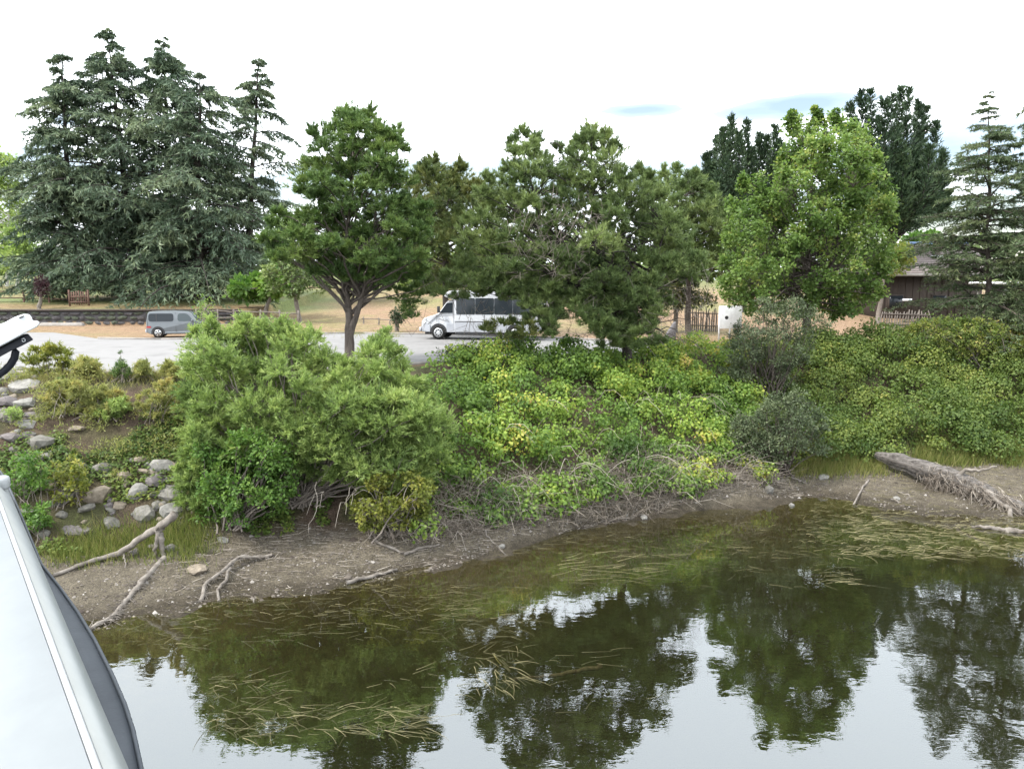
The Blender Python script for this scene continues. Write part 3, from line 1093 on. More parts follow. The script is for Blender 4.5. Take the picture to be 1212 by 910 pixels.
for (px, py) in [(1018, 108), (1030, 109), (1066, 105), (1077, 107), (1096, 126), (1046, 118), (1006, 124), (1107, 146), (1088, 120), (1056, 113), (1117, 178), (1121, 205), (1124, 228), (1112, 242), (1040, 140), (1085, 150), (1100, 175), (1060, 150), (998, 150), (1072, 175), (1108, 200), (1095, 215), (1030, 165), (1050, 180), (1085, 195), (1070, 215), (1040, 215)]:
    o_ = gl_.uniform(-2.8, 2.8)
    k_ = (px - 1055) / 70
    ld.append(([at(1055, 290, D + o_ * .15), at(1055 + 30 * k_, 262, D + o_ * .5), at(1055 + 58 * k_, 262 + (py - 262) * .38, D + o_), at(px, py, D + o_)], .16))
plume_tree('cypress_tree', 'tall dark cypress with flared crown and leaning bare trunk beside the house', tb, ld, [tb, at(1053, 330, D), at(1055, 285, D)], .36, m_cypress, m_bark_dark, gl_, nbr=250, reach=1.6)

# ------------------------------------------------------------------ cedars on the left
LB = 'group of tall blue grey cedars'
ced = [  # top px, base px, distance, profile, boughs, label
    (126, 33, 165, 70, [(0, 7.6), (.25, 7.4), (.5, 5.4), (.75, 3.6), (.9, 2.0), (1, .3)], 130, 'tallest blue grey cedar, the one with the highest top of the clump'),
    (74, 62, 85, 68, [(0, 3.9), (.3, 4.4), (.55, 3.8), (.8, 2.9), (.93, 1.7), (1, .3)], 115, 'leftmost blue grey cedar, leaning boughs above the slatted wooden gate'),
    (193, 44, 205, 71, [(0, 7.2), (.3, 6.6), (.55, 4.8), (.8, 2.6), (.93, 1.6), (1, .3)], 110, 'pointed cedar just right of the tallest one in the clump'),
    (236, 86, 235, 67, [(0, 7.6), (.3, 6.2), (.6, 4.4), (.85, 3.2), (.96, 1.6), (1, .3)], 105, 'flat topped cedar with long low boughs above the grey car'),
    (306, 66, 292, 73, [(0, 3.0), (.25, 4.0), (.5, 4.2), (.7, 3.6), (.85, 1.7), (1, .3)], 90, 'thin airy cedar at the right end of the clump, trunk showing through'),
]
for k, (tx, ty, bx, Dc, prof, nb_, lab) in enumerate(ced):
    top = at(tx, ty, Dc)
    prof = [(h_, r_ * (1.3 if h_ < .6 else 1.12)) for h_, r_ in prof]
    bs = at(bx, 355, Dc)
    bs[2] = tz(bs[0], bs[1]) - .15
    conifer('cedar_tree', lab, 'tree', bs, top, prof, m_cedar, m_bark_dark, G(200 + k), nb=int(nb_ * (1.1 if k < 4 else .95)), sub=16, per=(17 if k < 4 else 13), L=.52, W=.12, rise=.30, droop=.45, trunk_r=.42, bare=.20 if k == 4 else .06,
            hang=.9, group='clump of tall cedars', gapp=(.14 if k < 4 else .25), vary=(.42, 1.2), lean=(0, 0))

# ------------------------------------------------------------------ spruces at the right
bs = at(1168, 405, 38)
bs[2] = tz(bs[0], bs[1]) - .1
conifer('spruce_tree', 'sparse pointed spruce at the right, standing in front of the house', 'tree', bs, at(1172, 108, 38),
        [(0, 3.7), (.2, 4.1), (.45, 3.6), (.7, 2.3), (.85, 1.1), (1, .12)], m_spruce, m_bark, G(220), nb=150, sub=15, per=21, L=.22, W=.042, rise=.28, droop=.32, trunk_r=.17, bare=.10, hang=.35, gapp=.2, vary=(.45, 1.2))
bs = at(1250, 400, 36)
bs[2] = tz(bs[0], bs[1]) - .1
conifer('spruce_tree', 'greener spruce cut off by the right edge of the photo', 'tree', bs, at(1243, 95, 36),
        [(0, 3.0), (.3, 3.2), (.6, 2.3), (.8, 1.7), (.95, 1.1), (1, .15)], m_spruce, m_bark, G(221), nb=110, sub=14, per=20, L=.25, W=.052, rise=.3, droop=.3, trunk_r=.17, bare=.10, hang=.35, gapp=.2, vary=(.45, 1.2))

# ------------------------------------------------------------------ background trees and shrubs
def far_tree(name, label, cat, poly, D, base_px, n, leafm, seed, barkm=m_bark, rr=(12, 24), depth=3.0, group=None, style=S_FAR, tops=None):
    tb = at(base_px[0], base_px[1], D)
    tb[2] = tz(tb[0], tb[1]) - .1
    poly = np.array(poly, float)
    tpx = poly[np.argmin(poly[:, 1])]
    return lobed_plant(name, label, cat, tb, fill_lobes(poly, D, n, *rr, depth, G(seed)), style, leafm, barkm,
                       [([tb, at((base_px[0] * .6 + tpx[0] * .4), (base_px[1] + tpx[1]) / 2, D), at(tpx[0], tpx[1] + 14, D)], .18, .03)], group=group, g=G(seed + 1))


far_tree('birch_tree', 'pale yellow green tree at the left edge behind the cedars', 'tree', [(-40, 200), (-10, 172), (15, 170), (32, 190), (34, 260), (30, 320), (-10, 330), (-60, 300)], 88, (8, 340), 40, m_willow, 300, m_bark_pale)
far_tree('birch_tree', 'pale trunked young tree on the lawn left of the slatted gate', 'tree', [(0, 300), (10, 270), (30, 268), (45, 290), (45, 322), (10, 328)], 84, (20, 342), 16, m_willow, 302, m_bark_pale, (9, 15))
far_tree('shrub', 'leafy green shrub behind the rail fence, under the cedars', 'shrub', [(270, 345), (285, 332), (320, 325), (345, 318), (360, 330), (350, 350), (310, 358), (275, 358)], 60, (310, 360), 20, m_broad, 304, m_stem, (8, 14), 2.0)
far_tree('shrub', 'loose olive green shrub left of the forked pine, over the rail fence', 'shrub', [(310, 320), (330, 300), (370, 310), (392, 325), (392, 352), (350, 358), (315, 350)], 57, (355, 362), 18, m_pine_b, 306, m_stem, (8, 14), 1.5,
         style=dict(S_FAR, L=.25, W=.15))
far_tree('small_tree', 'bright green small tree behind the forked pine', 'tree', [(395, 330), (405, 270), (440, 262), (470, 290), (480, 335), (440, 350)], 78, (432, 356), 22, m_maple, 308, m_bark, (10, 18), 2.4)
far_tree('small_tree', 'pale green tree in the gap left of the white bus', 'tree', [(470, 345), (480, 300), (520, 295), (560, 305), (580, 345), (520, 352)], 92, (520, 356), 20, m_willow, 310, m_bark, (10, 18), 3.0)
far_tree('small_tree', 'leafy tree behind the wide pine and the bus roof', 'tree', [(600, 335), (610, 290), (660, 270), (720, 280), (760, 300), (760, 345), (680, 350)], 84, (690, 356), 30, m_willow, 312, m_bark, (10, 18), 3.0)
far_tree('shrub', 'low brownish hedge bush in front of the stake fence', 'shrub', [(755, 362), (765, 345), (800, 338), (840, 346), (850, 362), (800, 370)], 50, (800, 372), 20, m_pine_brown, 314, m_stem, (7, 12), 1.2, style=dict(S_FAR, L=.2, W=.12))
far_tree('shrub', 'small red brown shrub under the right side of the wide pine', 'shrub', [(764, 368), (768, 352), (776, 352), (780, 372), (774, 385), (766, 382)], 42, (772, 388), 8, m_purple, 316, m_stem, (4, 7), .4, style=dict(S_FAR, L=.12, W=.08))
far_tree('shrub', 'small round dark shrub on the dry verge left of the bus', 'shrub', [(461, 376), (466, 366), (474, 366), (478, 378), (470, 386)], 51, (470, 388), 9, m_cypress, 318, m_stem, (4, 7), .4, style=dict(S_FAR, L=.14, W=.08))
far_tree('purple_tree', 'small dark purple leaved tree on a thin stem on the lawn', 'tree', [(42, 340), (44, 330), (52, 328), (58, 340), (55, 350), (46, 350)], 60, (46, 361), 9, m_purple, 320, m_stem, (4, 7), .4, style=dict(S_FAR, L=.16, W=.1))
far_tree('shrub', 'light green sapling beside the front of the grey car', 'shrub', [(228, 376), (232, 356), (244, 348), (254, 360), (250, 380), (236, 384)], 43, (242, 396), 8, m_maple, 322, m_stem, (4, 8), .5, style=dict(S_FAR, L=.12, W=.07, dens=.5))
far_tree('small_tree', 'low tree beyond the house roof beside the chimney', 'tree', [(1070, 290), (1078, 276), (1090, 278), (1105, 276), (1115, 290), (1095, 300)], 78, (1090, 340), 14, m_broad, 324, m_stem, (6, 10), 1.5)
far_tree('shrub', 'bush with a few reddish tips overhanging the left end of the house roof', 'shrub', [(1046, 330), (1048, 300), (1060, 288), (1078, 292), (1082, 310), (1066, 326)], 56, (1040, 348), 14, m_bankmix, 326, m_stem, (6, 11), 1.2, style=dict(S_FAR, L=.22, W=.15))

# far woodland that closes the view
wd = Acc()
gw = G(330)
for k in range(300):
    X = -150 + k * 1.15 + gw.normal(0, 1)
    Y = gw.uniform(120, 150)
    zc = 8.6 + (k % 2) * gw.uniform(0, 5.5)
    r = np.array([gw.uniform(2.5, 4.5)] * 2 + [gw.uniform(2, 3.6)])
    n_ = 80
    d = sphere_dirs(n_, gw, -.5)
    P = np.array([X, Y, zc]) + d * r * gw.uniform(.6, 1.05, (len(d), 1))
    wd.leaves(P, unit(gw.standard_normal(P.shape)), unit(d + gw.normal(0, .5, d.shape)), 1.25, 1.0, np.clip(.45 + gw.normal(0, .1) + gw.normal(0, .1, len(P)), 0, 1))
tag(wd.build('woodland', m_pine_b), 'distant green woodland closing the view behind the park', 'woodland', kind='stuff')

# ------------------------------------------------------------------ bank shrubs
def shrub(name, label, poly, D, base_px, n, rr, depth, style, leafm, seed, barkm=m_stem, group=None, squash=.9, cat='shrub', limb_r=.03, tips=()):
    tb = ong(*base_px) if D is None else at(*base_px, D)
    D_ = tb[1] if D is None else D
    tb[2] = tz(tb[0], tb[1]) - .05
    return lobed_plant(name, label, cat, tb, fill_lobes(poly, D_, n, *rr, depth, G(seed), squash, tips), style, leafm, barkm, group=group, g=G(seed + 1), limb_r=limb_r, crown='foliage')


wil = [(216, 440), (219, 402), (245, 385), (262, 392), (290, 378), (340, 386), (375, 392), (392, 420), (420, 428), (432, 405), (455, 395), (478, 425), (500, 455), (525, 490), (532, 530), (518, 565), (490, 590), (440, 592),
       (400, 585), (355, 596), (325, 585), (280, 590), (235, 590), (217, 550), (212, 490)]
D = 23.8
tb = at(350, 600, 23.2)
tb[2] = tz(tb[0], tb[1]) - .1
wl_lobes = fill_lobes(wil, D, 230, 14, 26, 2.3, G(400), 1.0, [(250, 388, 9), (290, 383, 9), (335, 388, 9), (232, 396, 8), (458, 400, 8), (446, 412, 8), (470, 420, 8), (500, 458, 8)])
wl_lobes += fill_lobes([(340, 480), (420, 450), (500, 470), (540, 500), (535, 560), (500, 590), (440, 585), (390, 572), (345, 570)], 22.2, 48, 14, 24, .7, G(4001), 1.0)
wl_lobes += fill_lobes([(205, 560), (230, 500), (260, 520), (250, 600), (215, 625)], 21.9, 14, 10, 18, .5, G(4002), 1.0)
lobed_plant('willow_bush', 'big rounded light green willow bush on the bank beside the beach', 'shrub', tb,
            wl_lobes, S_WILLOW, m_willow, m_stem, g=G(401), limb_r=.035, crown='foliage')
shrub('broadleaf_shrub', 'glossy deep green shrub at the lower left foot of the willow bush', [(222, 535), (250, 512), (300, 505), (340, 520), (358, 560), (348, 600), (320, 622), (270, 628), (232, 622), (216, 580)], None, (280, 622), 62, (13, 22), 1.0,
      S_BROAD, m_broad, 402)
shrub('yellow_shrub', 'yellow green twiggy shrub at the lower right foot of the willow bush', [(420, 575), (450, 555), (500, 560), (518, 580), (512, 608), (480, 630), (435, 636), (412, 612)], None, (455, 630), 36, (10, 18), .8, dict(S_BROAD, dens=.8), m_yellowgreen, 404)
shrub('olive_shrub', 'tall grey green olive shrub in front of the foot of the maple', [(852, 440), (862, 402), (868, 385), (885, 378), (900, 350), (918, 358), (942, 346), (958, 364), (980, 366), (988, 398), (962, 408), (958, 440), (935, 450), (928, 480), (890, 490), (868, 470)], 32.6, (905, 490), 72, (6, 19), 1.0, dict(S_OLIVE, ragged=1.5, dens=.85), m_olive, 406, m_bark)
shrub('olive_shrub', 'lower grey green olive shrub above the bare stems by the shore', [(858, 520), (872, 485), (890, 495), (905, 458), (928, 470), (950, 452), (962, 484), (990, 490), (978, 520), (992, 545), (955, 542), (930, 560), (900, 548), (872, 560)], 29.4, (920, 565), 66, (6, 19), 1.0, dict(S_OLIVE, ragged=1.6, dens=.8), m_olive, 408, m_bark)
shrub('dark_shrub', 'dark green shrub under the pointed spruce at the right', [(1060, 400), (1085, 378), (1130, 372), (1180, 380), (1225, 385), (1225, 430), (1160, 432), (1090, 425)], 36, (1150, 440), 60, (12, 22), 1.2, S_BROAD, m_bankmix, 410)
shrub('grey_shrub', 'thin grey green bush at the crest of the bramble thicket before the wide pine', [(505, 428), (520, 412), (560, 405), (610, 405), (600, 425), (550, 432)], 31.2, (555, 440), 14, (9, 14), .7, dict(S_OLIVE, dens=.6), m_olive, 412)

# low plants on the left bank
for k, (label, poly, bp_, lm_, st) in enumerate([
    ('bushy yellow green shrub at the edge of the car park, leftmost of its row', [(27, 430), (33, 415), (55, 405), (78, 412), (88, 432), (75, 446), (40, 447)], (58, 448), m_yellowgreen, S_WILLOW),
    ('small straw coloured shrub beside the bushy yellow green one', [(83, 440), (95, 425), (112, 428), (118, 442), (100, 450)], (100, 450), m_autumn, S_WILLOW),
    ('wispy tan shrub at the car park edge beside the willow bush', [(190, 445), (196, 428), (206, 430), (214, 445), (204, 452)], (203, 453), m_autumn, dict(S_WILLOW, dens=.5)),
    ('thin wispy weed right of the fir sapling', [(160, 447), (164, 430), (172, 428), (176, 446)], (168, 452), m_autumn, dict(S_WILLOW, dens=.35)),
    ('tawny yellow shrub on the bank below the car park edge', [(52, 475), (60, 452), (85, 448), (105, 458), (112, 478), (90, 492), (62, 490)], (82, 494), m_autumn, S_WILLOW),
    ('tawny green twiggy shrub on the bank right of the tawny yellow one', [(98, 475), (112, 458), (130, 458), (148, 470), (150, 488), (130, 496), (104, 492)], (126, 496), m_autumn, S_WILLOW),
    ('green mound of leaves on the bank below the fir sapling', [(106, 488), (122, 474), (142, 472), (152, 484), (140, 496), (118, 498)], (130, 499), m_willow, S_WILLOW),
    ('straggly yellow weeds beside the willow bush, halfway up the bank', [(160, 480), (172, 458), (200, 450), (216, 465), (214, 495), (180, 500)], (190, 502), m_autumn, dict(S_WILLOW, dens=.6)),
    ('bright leafy vine clump at the left beside the parapet', [(8, 575), (14, 545), (35, 530), (55, 545), (58, 575), (40, 592), (15, 595)], (34, 596), m_broad, S_BROAD),
    ('yellow green leafy clump among the stones, right of the vine', [(58, 580), (64, 548), (82, 540), (100, 555), (104, 580), (90, 598), (66, 595)], (82, 600), m_yellowgreen, S_BROAD),
    ('low green plants at the left foot of the stones', [(18, 625), (25, 600), (50, 595), (62, 612), (50, 632), (25, 640)], (42, 640), m_broad, S_BROAD),
    ('small golden plant in the bare soil of the bank', [(96, 494), (105, 486), (122, 486), (126, 492), (112, 497)], (110, 498), m_yellowgreen, dict(S_BROAD, L=.06, W=.04)),
    ('low light green plant between the stones at the left edge', [(4, 492), (12, 482), (26, 485), (28, 496), (12, 500)], (15, 500), m_willow, dict(S_BROAD, L=.06, W=.04)),
]):
    pc_ = np.mean(poly, 0)
    poly = [(pc_[0] + (q[0] - pc_[0]) * 1.08, pc_[1] + (q[1] - pc_[1]) * 1.0) for q in poly]
    shrub('bank_plant', label, poly, None, (bp_[0], bp_[1] - 4), 24, (3, 9), .5, dict(st, dens=st.get('dens', 1) * .5, jit=1.1, ragged=1.9), lm_, 430 + 2 * k, group='low plants on the left bank', limb_r=.012)

shrub('fir_sapling', 'little dark green fir sapling at the edge of the car park', [(128, 448), (137, 430), (143, 412), (148, 428), (159, 448)], None, (144, 450), 26, (3, 7), .25, dict(S_WILLOW, L=.08, W=.024, twigs=24, per=14), m_pine, 468, cat='tree', limb_r=.012)
# ground ivy over the left bank
iv = Acc()
gi = G(470)
n_ = 60000
X = gi.uniform(-24, -5.5, n_)
Yt, Yb = np.interp(X, TO_X, TO_Y), np.interp(X, TP_X, TP_Y)
f = gi.uniform(-.02, .97, n_)
Y = Yt + (Yb - Yt) * f
cov = vnoise(X, Y, 1.6, 40) + .5 * vnoise(X, Y, 4.5, 41) + .95 * np.exp(-((f - .42) / .17) ** 2) - .75 * np.exp(-((f - .68) / .12) ** 2) + .35 * np.exp(-((f - .12) / .14) ** 2)
k = cov > .32
X, Y, f = X[k], Y[k], f[k]
Z = T(X, Y) + gi.uniform(.02, .22, len(X))
N = unit(np.stack([gi.normal(0, .5, len(X)), -.5 + gi.normal(0, .5, len(X)), np.ones(len(X))], 1))
Dd = unit(gi.standard_normal((len(X), 3)) * np.array([1, 1, .35]))
tn = np.clip(.34 + .32 * vnoise(X, Y, 1.2, 42) + gi.normal(0, .12, len(X)), 0, 1)
iv.leaves(np.stack([X, Y, Z], 1), Dd, N, gi.uniform(.07, .14, len(X)), gi.uniform(.06, .11, len(X)), tn, .08)
tag(iv.build('ground_ivy', m_bankmix), 'low green creeping plants over the left bank', 'ground cover', kind='stuff')

# loose weeds over the upper left bank
tw_ = Acc()
gt_ = G(480)
for k in range(260):
    X = gt_.uniform(-18, -6.5)
    yt, yb = np.interp(X, TO_X, TO_Y), np.interp(X, TP_X, TP_Y)
    f = gt_.uniform(.35, 1.06)
    Y = yt + (yb - yt) * f
    if vnoise(np.array([X]), np.array([Y]), 1.3, 45)[0] < -.25:
        continue
    hgt = gt_.uniform(.12, .55)
    c = np.array([X, Y, tz(X, Y)])
    m = int(26 + hgt * 90)
    t_ = gt_.random(m)
    P = c + gt_.normal(0, .10, (m, 3)) * np.array([1, 1, 0]) * (1 + t_[:, None]) + np.stack([0 * t_, 0 * t_, t_ * hgt], 1)
    Dd = unit(gt_.standard_normal((m, 3)) * .7 + np.array([0, -.1, .6]))
    tw_.blades(P, Dd, gt_.uniform(.07, .16, m), gt_.uniform(.02, .045, m), np.clip(.42 + .35 * vnoise(c[:1], c[1:2], .9, 46)[0] + gt_.normal(0, .14, m) , 0, 1), gt_)
tag(tw_.build('weeds', m_autumn), 'loose tawny weeds over the upper left bank', 'weeds', kind='stuff')

# ------------------------------------------------------------------ bramble thicket
def thicket(name, label, x0, x1, n, leafm, seed, h0, lo=.06, hi=1.08, L=.13, W=.105, tb_=.42, nl=260, rm=.66, hang=False):
    """a carpet of leaf clusters with many leafy mounds standing out of it"""
    g = G(seed)
    a = Acc()
    out_all = []
    # mounds
    for k in range(nl):
        X = g.uniform(x0 + .2, x1 - .2)
        f = g.uniform(lo + .02, hi) if k % 6 or not hang else g.uniform(.0, .12)
        yt, yb = np.interp(X, TO_X, TO_Y), np.interp(X, TP_X, TP_Y)
        Y = yt + (yb - yt) * f
        r = .24 + (rm - .24) * g.random() ** 1.6
        big = vnoise(np.array([X]), np.array([Y]), 1.2, seed + 1)[0]
        z = float(T(np.array([X]), np.array([Y]), False)[0]) + h0 * (.45 + .35 * big) * max(.2, min(1, .25 + (f - lo) / .2)) * min(1, .6 + (hi - f) / .2) + g.normal(0, .12)
        c = np.array([X, Y - .3 * (1 - f), z])
        m = int(165 * (r / .45) ** 1.6)
        d = unit(g.standard_normal((m, 3)) + np.array([0, -.35, .35]))
        P = c + d * r * np.array([1.15, 1, .85]) * g.uniform(.45, 1.08, (m, 1))
        N = unit(d + g.normal(0, .5, d.shape) + np.array([0, 0, .3]))
        Dd = unit(np.cross(N, g.standard_normal(N.shape)) - np.array([0, 0, .45]))
        sz = g.uniform(.6, 1.2, m)
        ct = tb_ + .26 * vnoise(np.array([X]), np.array([Y]), .8, seed + 4)[0] + g.normal(0, .12)
        a.leaves(P, Dd, N, L * sz, W * sz, np.clip(ct + g.normal(0, .10, m), 0, 1), .1)
    # carpet
    X = g.uniform(x0, x1, n)
    yt, yb = np.interp(X, TO_X, TO_Y), np.interp(X, TP_X, TP_Y)
    f = g.uniform(lo, hi, n)
    Y = yt + (yb - yt) * f
    hgt = h0 * .5 * np.clip(np.minimum((f - lo) / .14, (hi - f) / .10), 0.1, 1) ** .6
    Z = T(X, Y, False) + hgt * g.random(n)
    m = 4
    P = np.repeat(np.stack([X, Y, Z], 1), m, 0) + g.normal(0, .07, (n * m, 3))
    N = unit(g.normal(0, .6, P.shape) + np.array([0, -.5, .8]))
    Dd = unit(np.cross(N, g.standard_normal(N.shape)) - np.array([0, 0, .4]))
    sz = g.uniform(.6, 1.2, len(P))
    ct = np.repeat(tb_ - .08 + .2 * vnoise(X, Y, 1.1, seed + 4), m)
    a.leaves(P, Dd, N, L * sz, W * sz, np.clip(ct + g.normal(0, .12, len(P)), 0, 1), .1)
    return tag(a.build(name, leafm), label, 'thicket', kind='stuff')


thicket('bramble_thicket', 'dense bright green bramble thicket covering the middle of the bank', -3.3, 10.4, 4200, m_bramble, 500, 1.35, lo=.04, nl=345, hang=True)
thicket('bank_thicket', 'mixed yellow green scrub covering the right side of the bank', 9.6, 27, 5200, m_bankmix, 520, 1.5, tb_=.36, lo=.05, hi=1.06, L=.125, W=.09, nl=420, rm=.85)

# canes inside both thickets and the bare dry stems under them
ds = Acc()
gd = G(540)
n_ = 3600
X = gd.uniform(-4.0, 10.2, n_)
yt = np.interp(X, TO_X, TO_Y)
den = .45 + .55 * np.exp(-((X - 4.6) / 1.6) ** 2) + .45 * np.exp(-((X + .8) / 1.6) ** 2)
k = gd.random(n_) < den
X, yt = X[k], yt[k]
n_ = len(X)
Y = yt + gd.uniform(-.5, 1.6, n_)
Z = T(X, Y)
P0 = np.stack([X, Y, Z], 1)
hh = gd.uniform(.2, 1.0, n_) * (1 + .55 * np.exp(-((X - 4.6) / 1.5) ** 2))
drift = np.stack([gd.normal(0, .45, n_), gd.normal(-.35, .35, n_), hh], 1)
P1 = P0 + drift * .55
P2 = P0 + drift * np.array([1, 1, .95]) + np.stack([gd.normal(0, .2, n_), gd.normal(-.15, .2, n_), gd.uniform(-.5, .1, n_)], 1)
tn = np.clip(gd.normal(.5, .22, n_), 0, 1)
ds.cones(P0, P1, gd.uniform(.006, .012, n_), gd.uniform(.005, .009, n_), tn)
ds.cones(P1, P2, gd.uniform(.005, .009, n_), .003, tn)
# fallen stems and litter lying along the toe
n_ = 13000
X = gd.uniform(-9, 11, n_)
yt, ys_ = np.interp(X, TO_X, TO_Y), np.interp(X, SH_X, SH_Y)
f = gd.uniform(-.05, 1.2, n_)
Y = ys_ + (yt - ys_) * f
k = gd.random(n_) < (.08 + .55 * np.clip(f, 0, 1) ** 1.5) * np.where(X < -3, .6, 1)
X, Y = X[k], Y[k]
Z = T(X, Y) + gd.uniform(.0, .05, len(X))
a_ = gd.uniform(0, 6.28, len(X))
ln = gd.uniform(.08, .55, len(X))
P0 = np.stack([X, Y, Z], 1)
P1 = P0 + np.stack([np.cos(a_) * ln, np.sin(a_) * ln * .6, gd.uniform(-.01, .16, len(X)) * ln], 1)
ds.cones(P0, P1, gd.uniform(.004, .010, len(X)), None, np.clip(gd.normal(.6, .22, len(X)), 0, 1))
tag(ds.build('dry_stems', m_drybrush), 'tangle of dry grey brown stems and roots under the brambles', 'dry brush', kind='stuff')

# longer bare canes that arch out of the thicket and the willow
cn = Acc()
for k in range(95):
    X = gd.uniform(-2.8, 10.5)
    yt, yb = np.interp(X, TO_X, TO_Y), np.interp(X, TP_X, TP_Y)
    f = gd.uniform(.02, .6)
    p0 = np.array([X, yt + (yb - yt) * f, 0])
    p0[2] = tz(p0[0], p0[1]) + .2
    p1 = p0 + np.array([gd.normal(0, .8), gd.uniform(-1.6, -.6), gd.uniform(-.7, .5) + .35])
    q = limb_path(p0, p1, gd, .32, .05, 8)
    q[:, 2] = np.maximum(q[:, 2], T(q[:, 0], q[:, 1]) + .01)
    cn.tube(q, np.linspace(.013, .005, 8), 4, tint=float(np.clip(gd.normal(.6, .2), 0, 1)), cap=False)
for k in range(16):
    p0 = at(gd.uniform(370, 500), gd.uniform(570, 600), 22.0)
    p1 = p0 + np.array([gd.normal(0, .5), gd.uniform(-.9, -.2), -gd.uniform(.1, .8)])
    p1[2] = max(p1[2], tz(p1[0], p1[1]) + .02)
    cn.tube(limb_path(p0, p1, gd, .3, .1, 8), np.linspace(.016, .006, 8), 4, tint=.75, cap=False)
tag(cn.build('bare_canes', m_drybrush), 'long arching bare canes hanging over the beach', 'canes', kind='stuff')

# grass at the foot of the banks
gr = Acc()


def grass_patch(px0, px1, py0, py1, n, seed, hmin, hmax, tb_, poly=None, w=.02):
    g = G(seed)
    m = 90
    pts = np.array([ong(g.uniform(px0, px1), g.uniform(py0, py1)) for _ in range(m)])
    k = g.integers(0, m, n)
    P = pts[k] + np.stack([g.normal(0, .25, n), g.normal(0, .25, n), np.zeros(n)], 1)
    P[:, 2] = T(P[:, 0], P[:, 1]) - .01
    Dd = unit(np.stack([g.normal(0, .35, n), g.normal(-.12, .35, n), np.ones(n)], 1))
    gr.blades(P, Dd, g.uniform(hmin, hmax, n), w, np.clip(tb_ + g.normal(0, .26, n), 0, 1), g)


grass_patch(60, 240, 632, 662, 5200, 550, .15, .42, .45)
grass_patch(205, 262, 560, 640, 2200, 551, .12, .35, .4)
grass_patch(925, 1045, 540, 562, 4200, 552, .25, .6, .62)
grass_patch(1080, 1220, 520, 552, 5200, 553, .3, .7, .5)
grass_patch(20, 215, 440, 452, 3000, 554, .1, .3, .8)
grass_patch(250, 480, 392, 400, 2200, 555, .1, .28, .75, w=.02)
grass_patch(790, 870, 405, 420, 2600, 556, .15, .4, .85, w=.014)
tag(gr.build('grass', m_grass), 'rough green and straw coloured grass along the bank', 'grass', kind='stuff')

# ------------------------------------------------------------------ stones of the left bank
m_stone = [rough_mat('grey riprap stone', (.085, .080, .070), (.19, .18, .16), 3.5, .9, .6, 16), rough_mat('tan riprap stone', (.12, .10, .075), (.25, .21, .165), 3.5, .9, .6, 16),
           rough_mat('pale riprap stone', (.12, .115, .105), (.25, .24, .22), 3.5, .9, .5, 16), rough_mat('mauve riprap stone', (.085, .075, .074), (.17, .15, .148), 3.5, .9, .6, 16)]


def stone_mesh(seed, sub=2, flat=.62):
    g = G(seed)
    bm = bmesh.new()
    bmesh.ops.create_icosphere(bm, subdivisions=sub, radius=1)
    cuts = [(unit(g.standard_normal(3)[None])[0], g.uniform(.5, .85)) for _ in range(9)]
    for v in bm.verts:
        c = np.array(v.co)
        for nrm, dist in cuts:
            e = c @ nrm - dist
            if e > 0:
                c = c - nrm * e * .93
        c = c * (1 + .05 * g.standard_normal())
        v.co = (c[0], c[1], c[2] * flat)
    me = bpy.data.meshes.new('stone')
    bm.to_mesh(me)
    bm.free()
    return me


stone_src = []
for k in range(7):
    for m in m_stone:
        me = stone_mesh(600 + k)
        me.materials.append(m)
        stone_src.append(me)


def put_stone(px, py, rx, ry, mat, name='stone', parent=ground, sink=.38, k=None):
    p = ong(px, py)
    if p[2] < -.5:
        p = onz(px, py, 0)
    sc_ = PXM * np.linalg.norm(p - np.array([0, 0, CAMZ]))
    me = stone_src[(random.randrange(7) if k is None else k) * 4 + mat]
    o = bpy.data.objects.new(name, me)
    a, h = rx * sc_ * .98, ry * sc_ * 1.05
    o.scale = (a, a * random.uniform(.7, 1.0), max(h, a * .5) / .75)
    o.rotation_euler = (random.uniform(-.35, .1), random.uniform(-.25, .25), random.uniform(0, 6.28))
    o.location = (p[0], p[1] + a * .3, p[2] + h * (.5 - sink))
    col.objects.link(o)
    if parent is not None:
        o.parent = parent
    return o


for (px, py, rx, ry, m) in [(118, 558, 12, 11, 0), (143, 566, 11, 8, 1), (165, 548, 10, 6, 1), (172, 562, 15, 6, 1), (211, 553, 12, 8, 1), (219, 566, 14, 8, 3), (115, 590, 17, 12, 1), (71, 594, 13, 9, 0), (160, 589, 13, 15, 2),
                            (184, 571, 17, 11, 3), (202, 586, 20, 12, 0), (132, 622, 11, 9, 0), (170, 612, 13, 13, 0), (203, 607, 17, 13, 2), (98, 605, 11, 7, 0), (72, 612, 8, 7, 0), (44, 528, 19, 11, 0), (40, 548, 15, 9, 0), (54, 541, 12, 7, 2),
                            (22, 462, 19, 10, 2), (8, 478, 14, 9, 3), (26, 480, 15, 8, 2), (9, 497, 14, 9, 0), (33, 505, 12, 7, 2), (35, 493, 9, 6, 3), (12, 520, 13, 8, 3), (6, 447, 12, 8, 0), (18, 440, 9, 5, 2), (84, 632, 16, 8, 3), (94, 554, 10, 6, 3),
                            (60, 577, 9, 9, 1), (48, 636, 10, 7, 0), (150, 575, 8, 6, 1), (90, 510, 10, 5, 1), (186, 600, 9, 7, 0), (33, 517, 9, 6, 3), (140, 600, 9, 7, 1), (30, 610, 11, 8, 0), (232, 600, 9, 8, 1), (10, 432, 8, 5, 2), (2, 465, 9, 7, 0)]:
    put_stone(px, py, rx, ry, m)
o = put_stone(190, 556, 15, 12, 2, k=3)
o['label'] = 'pale flat faced stone, the lightest on the bank'
random.seed(11)
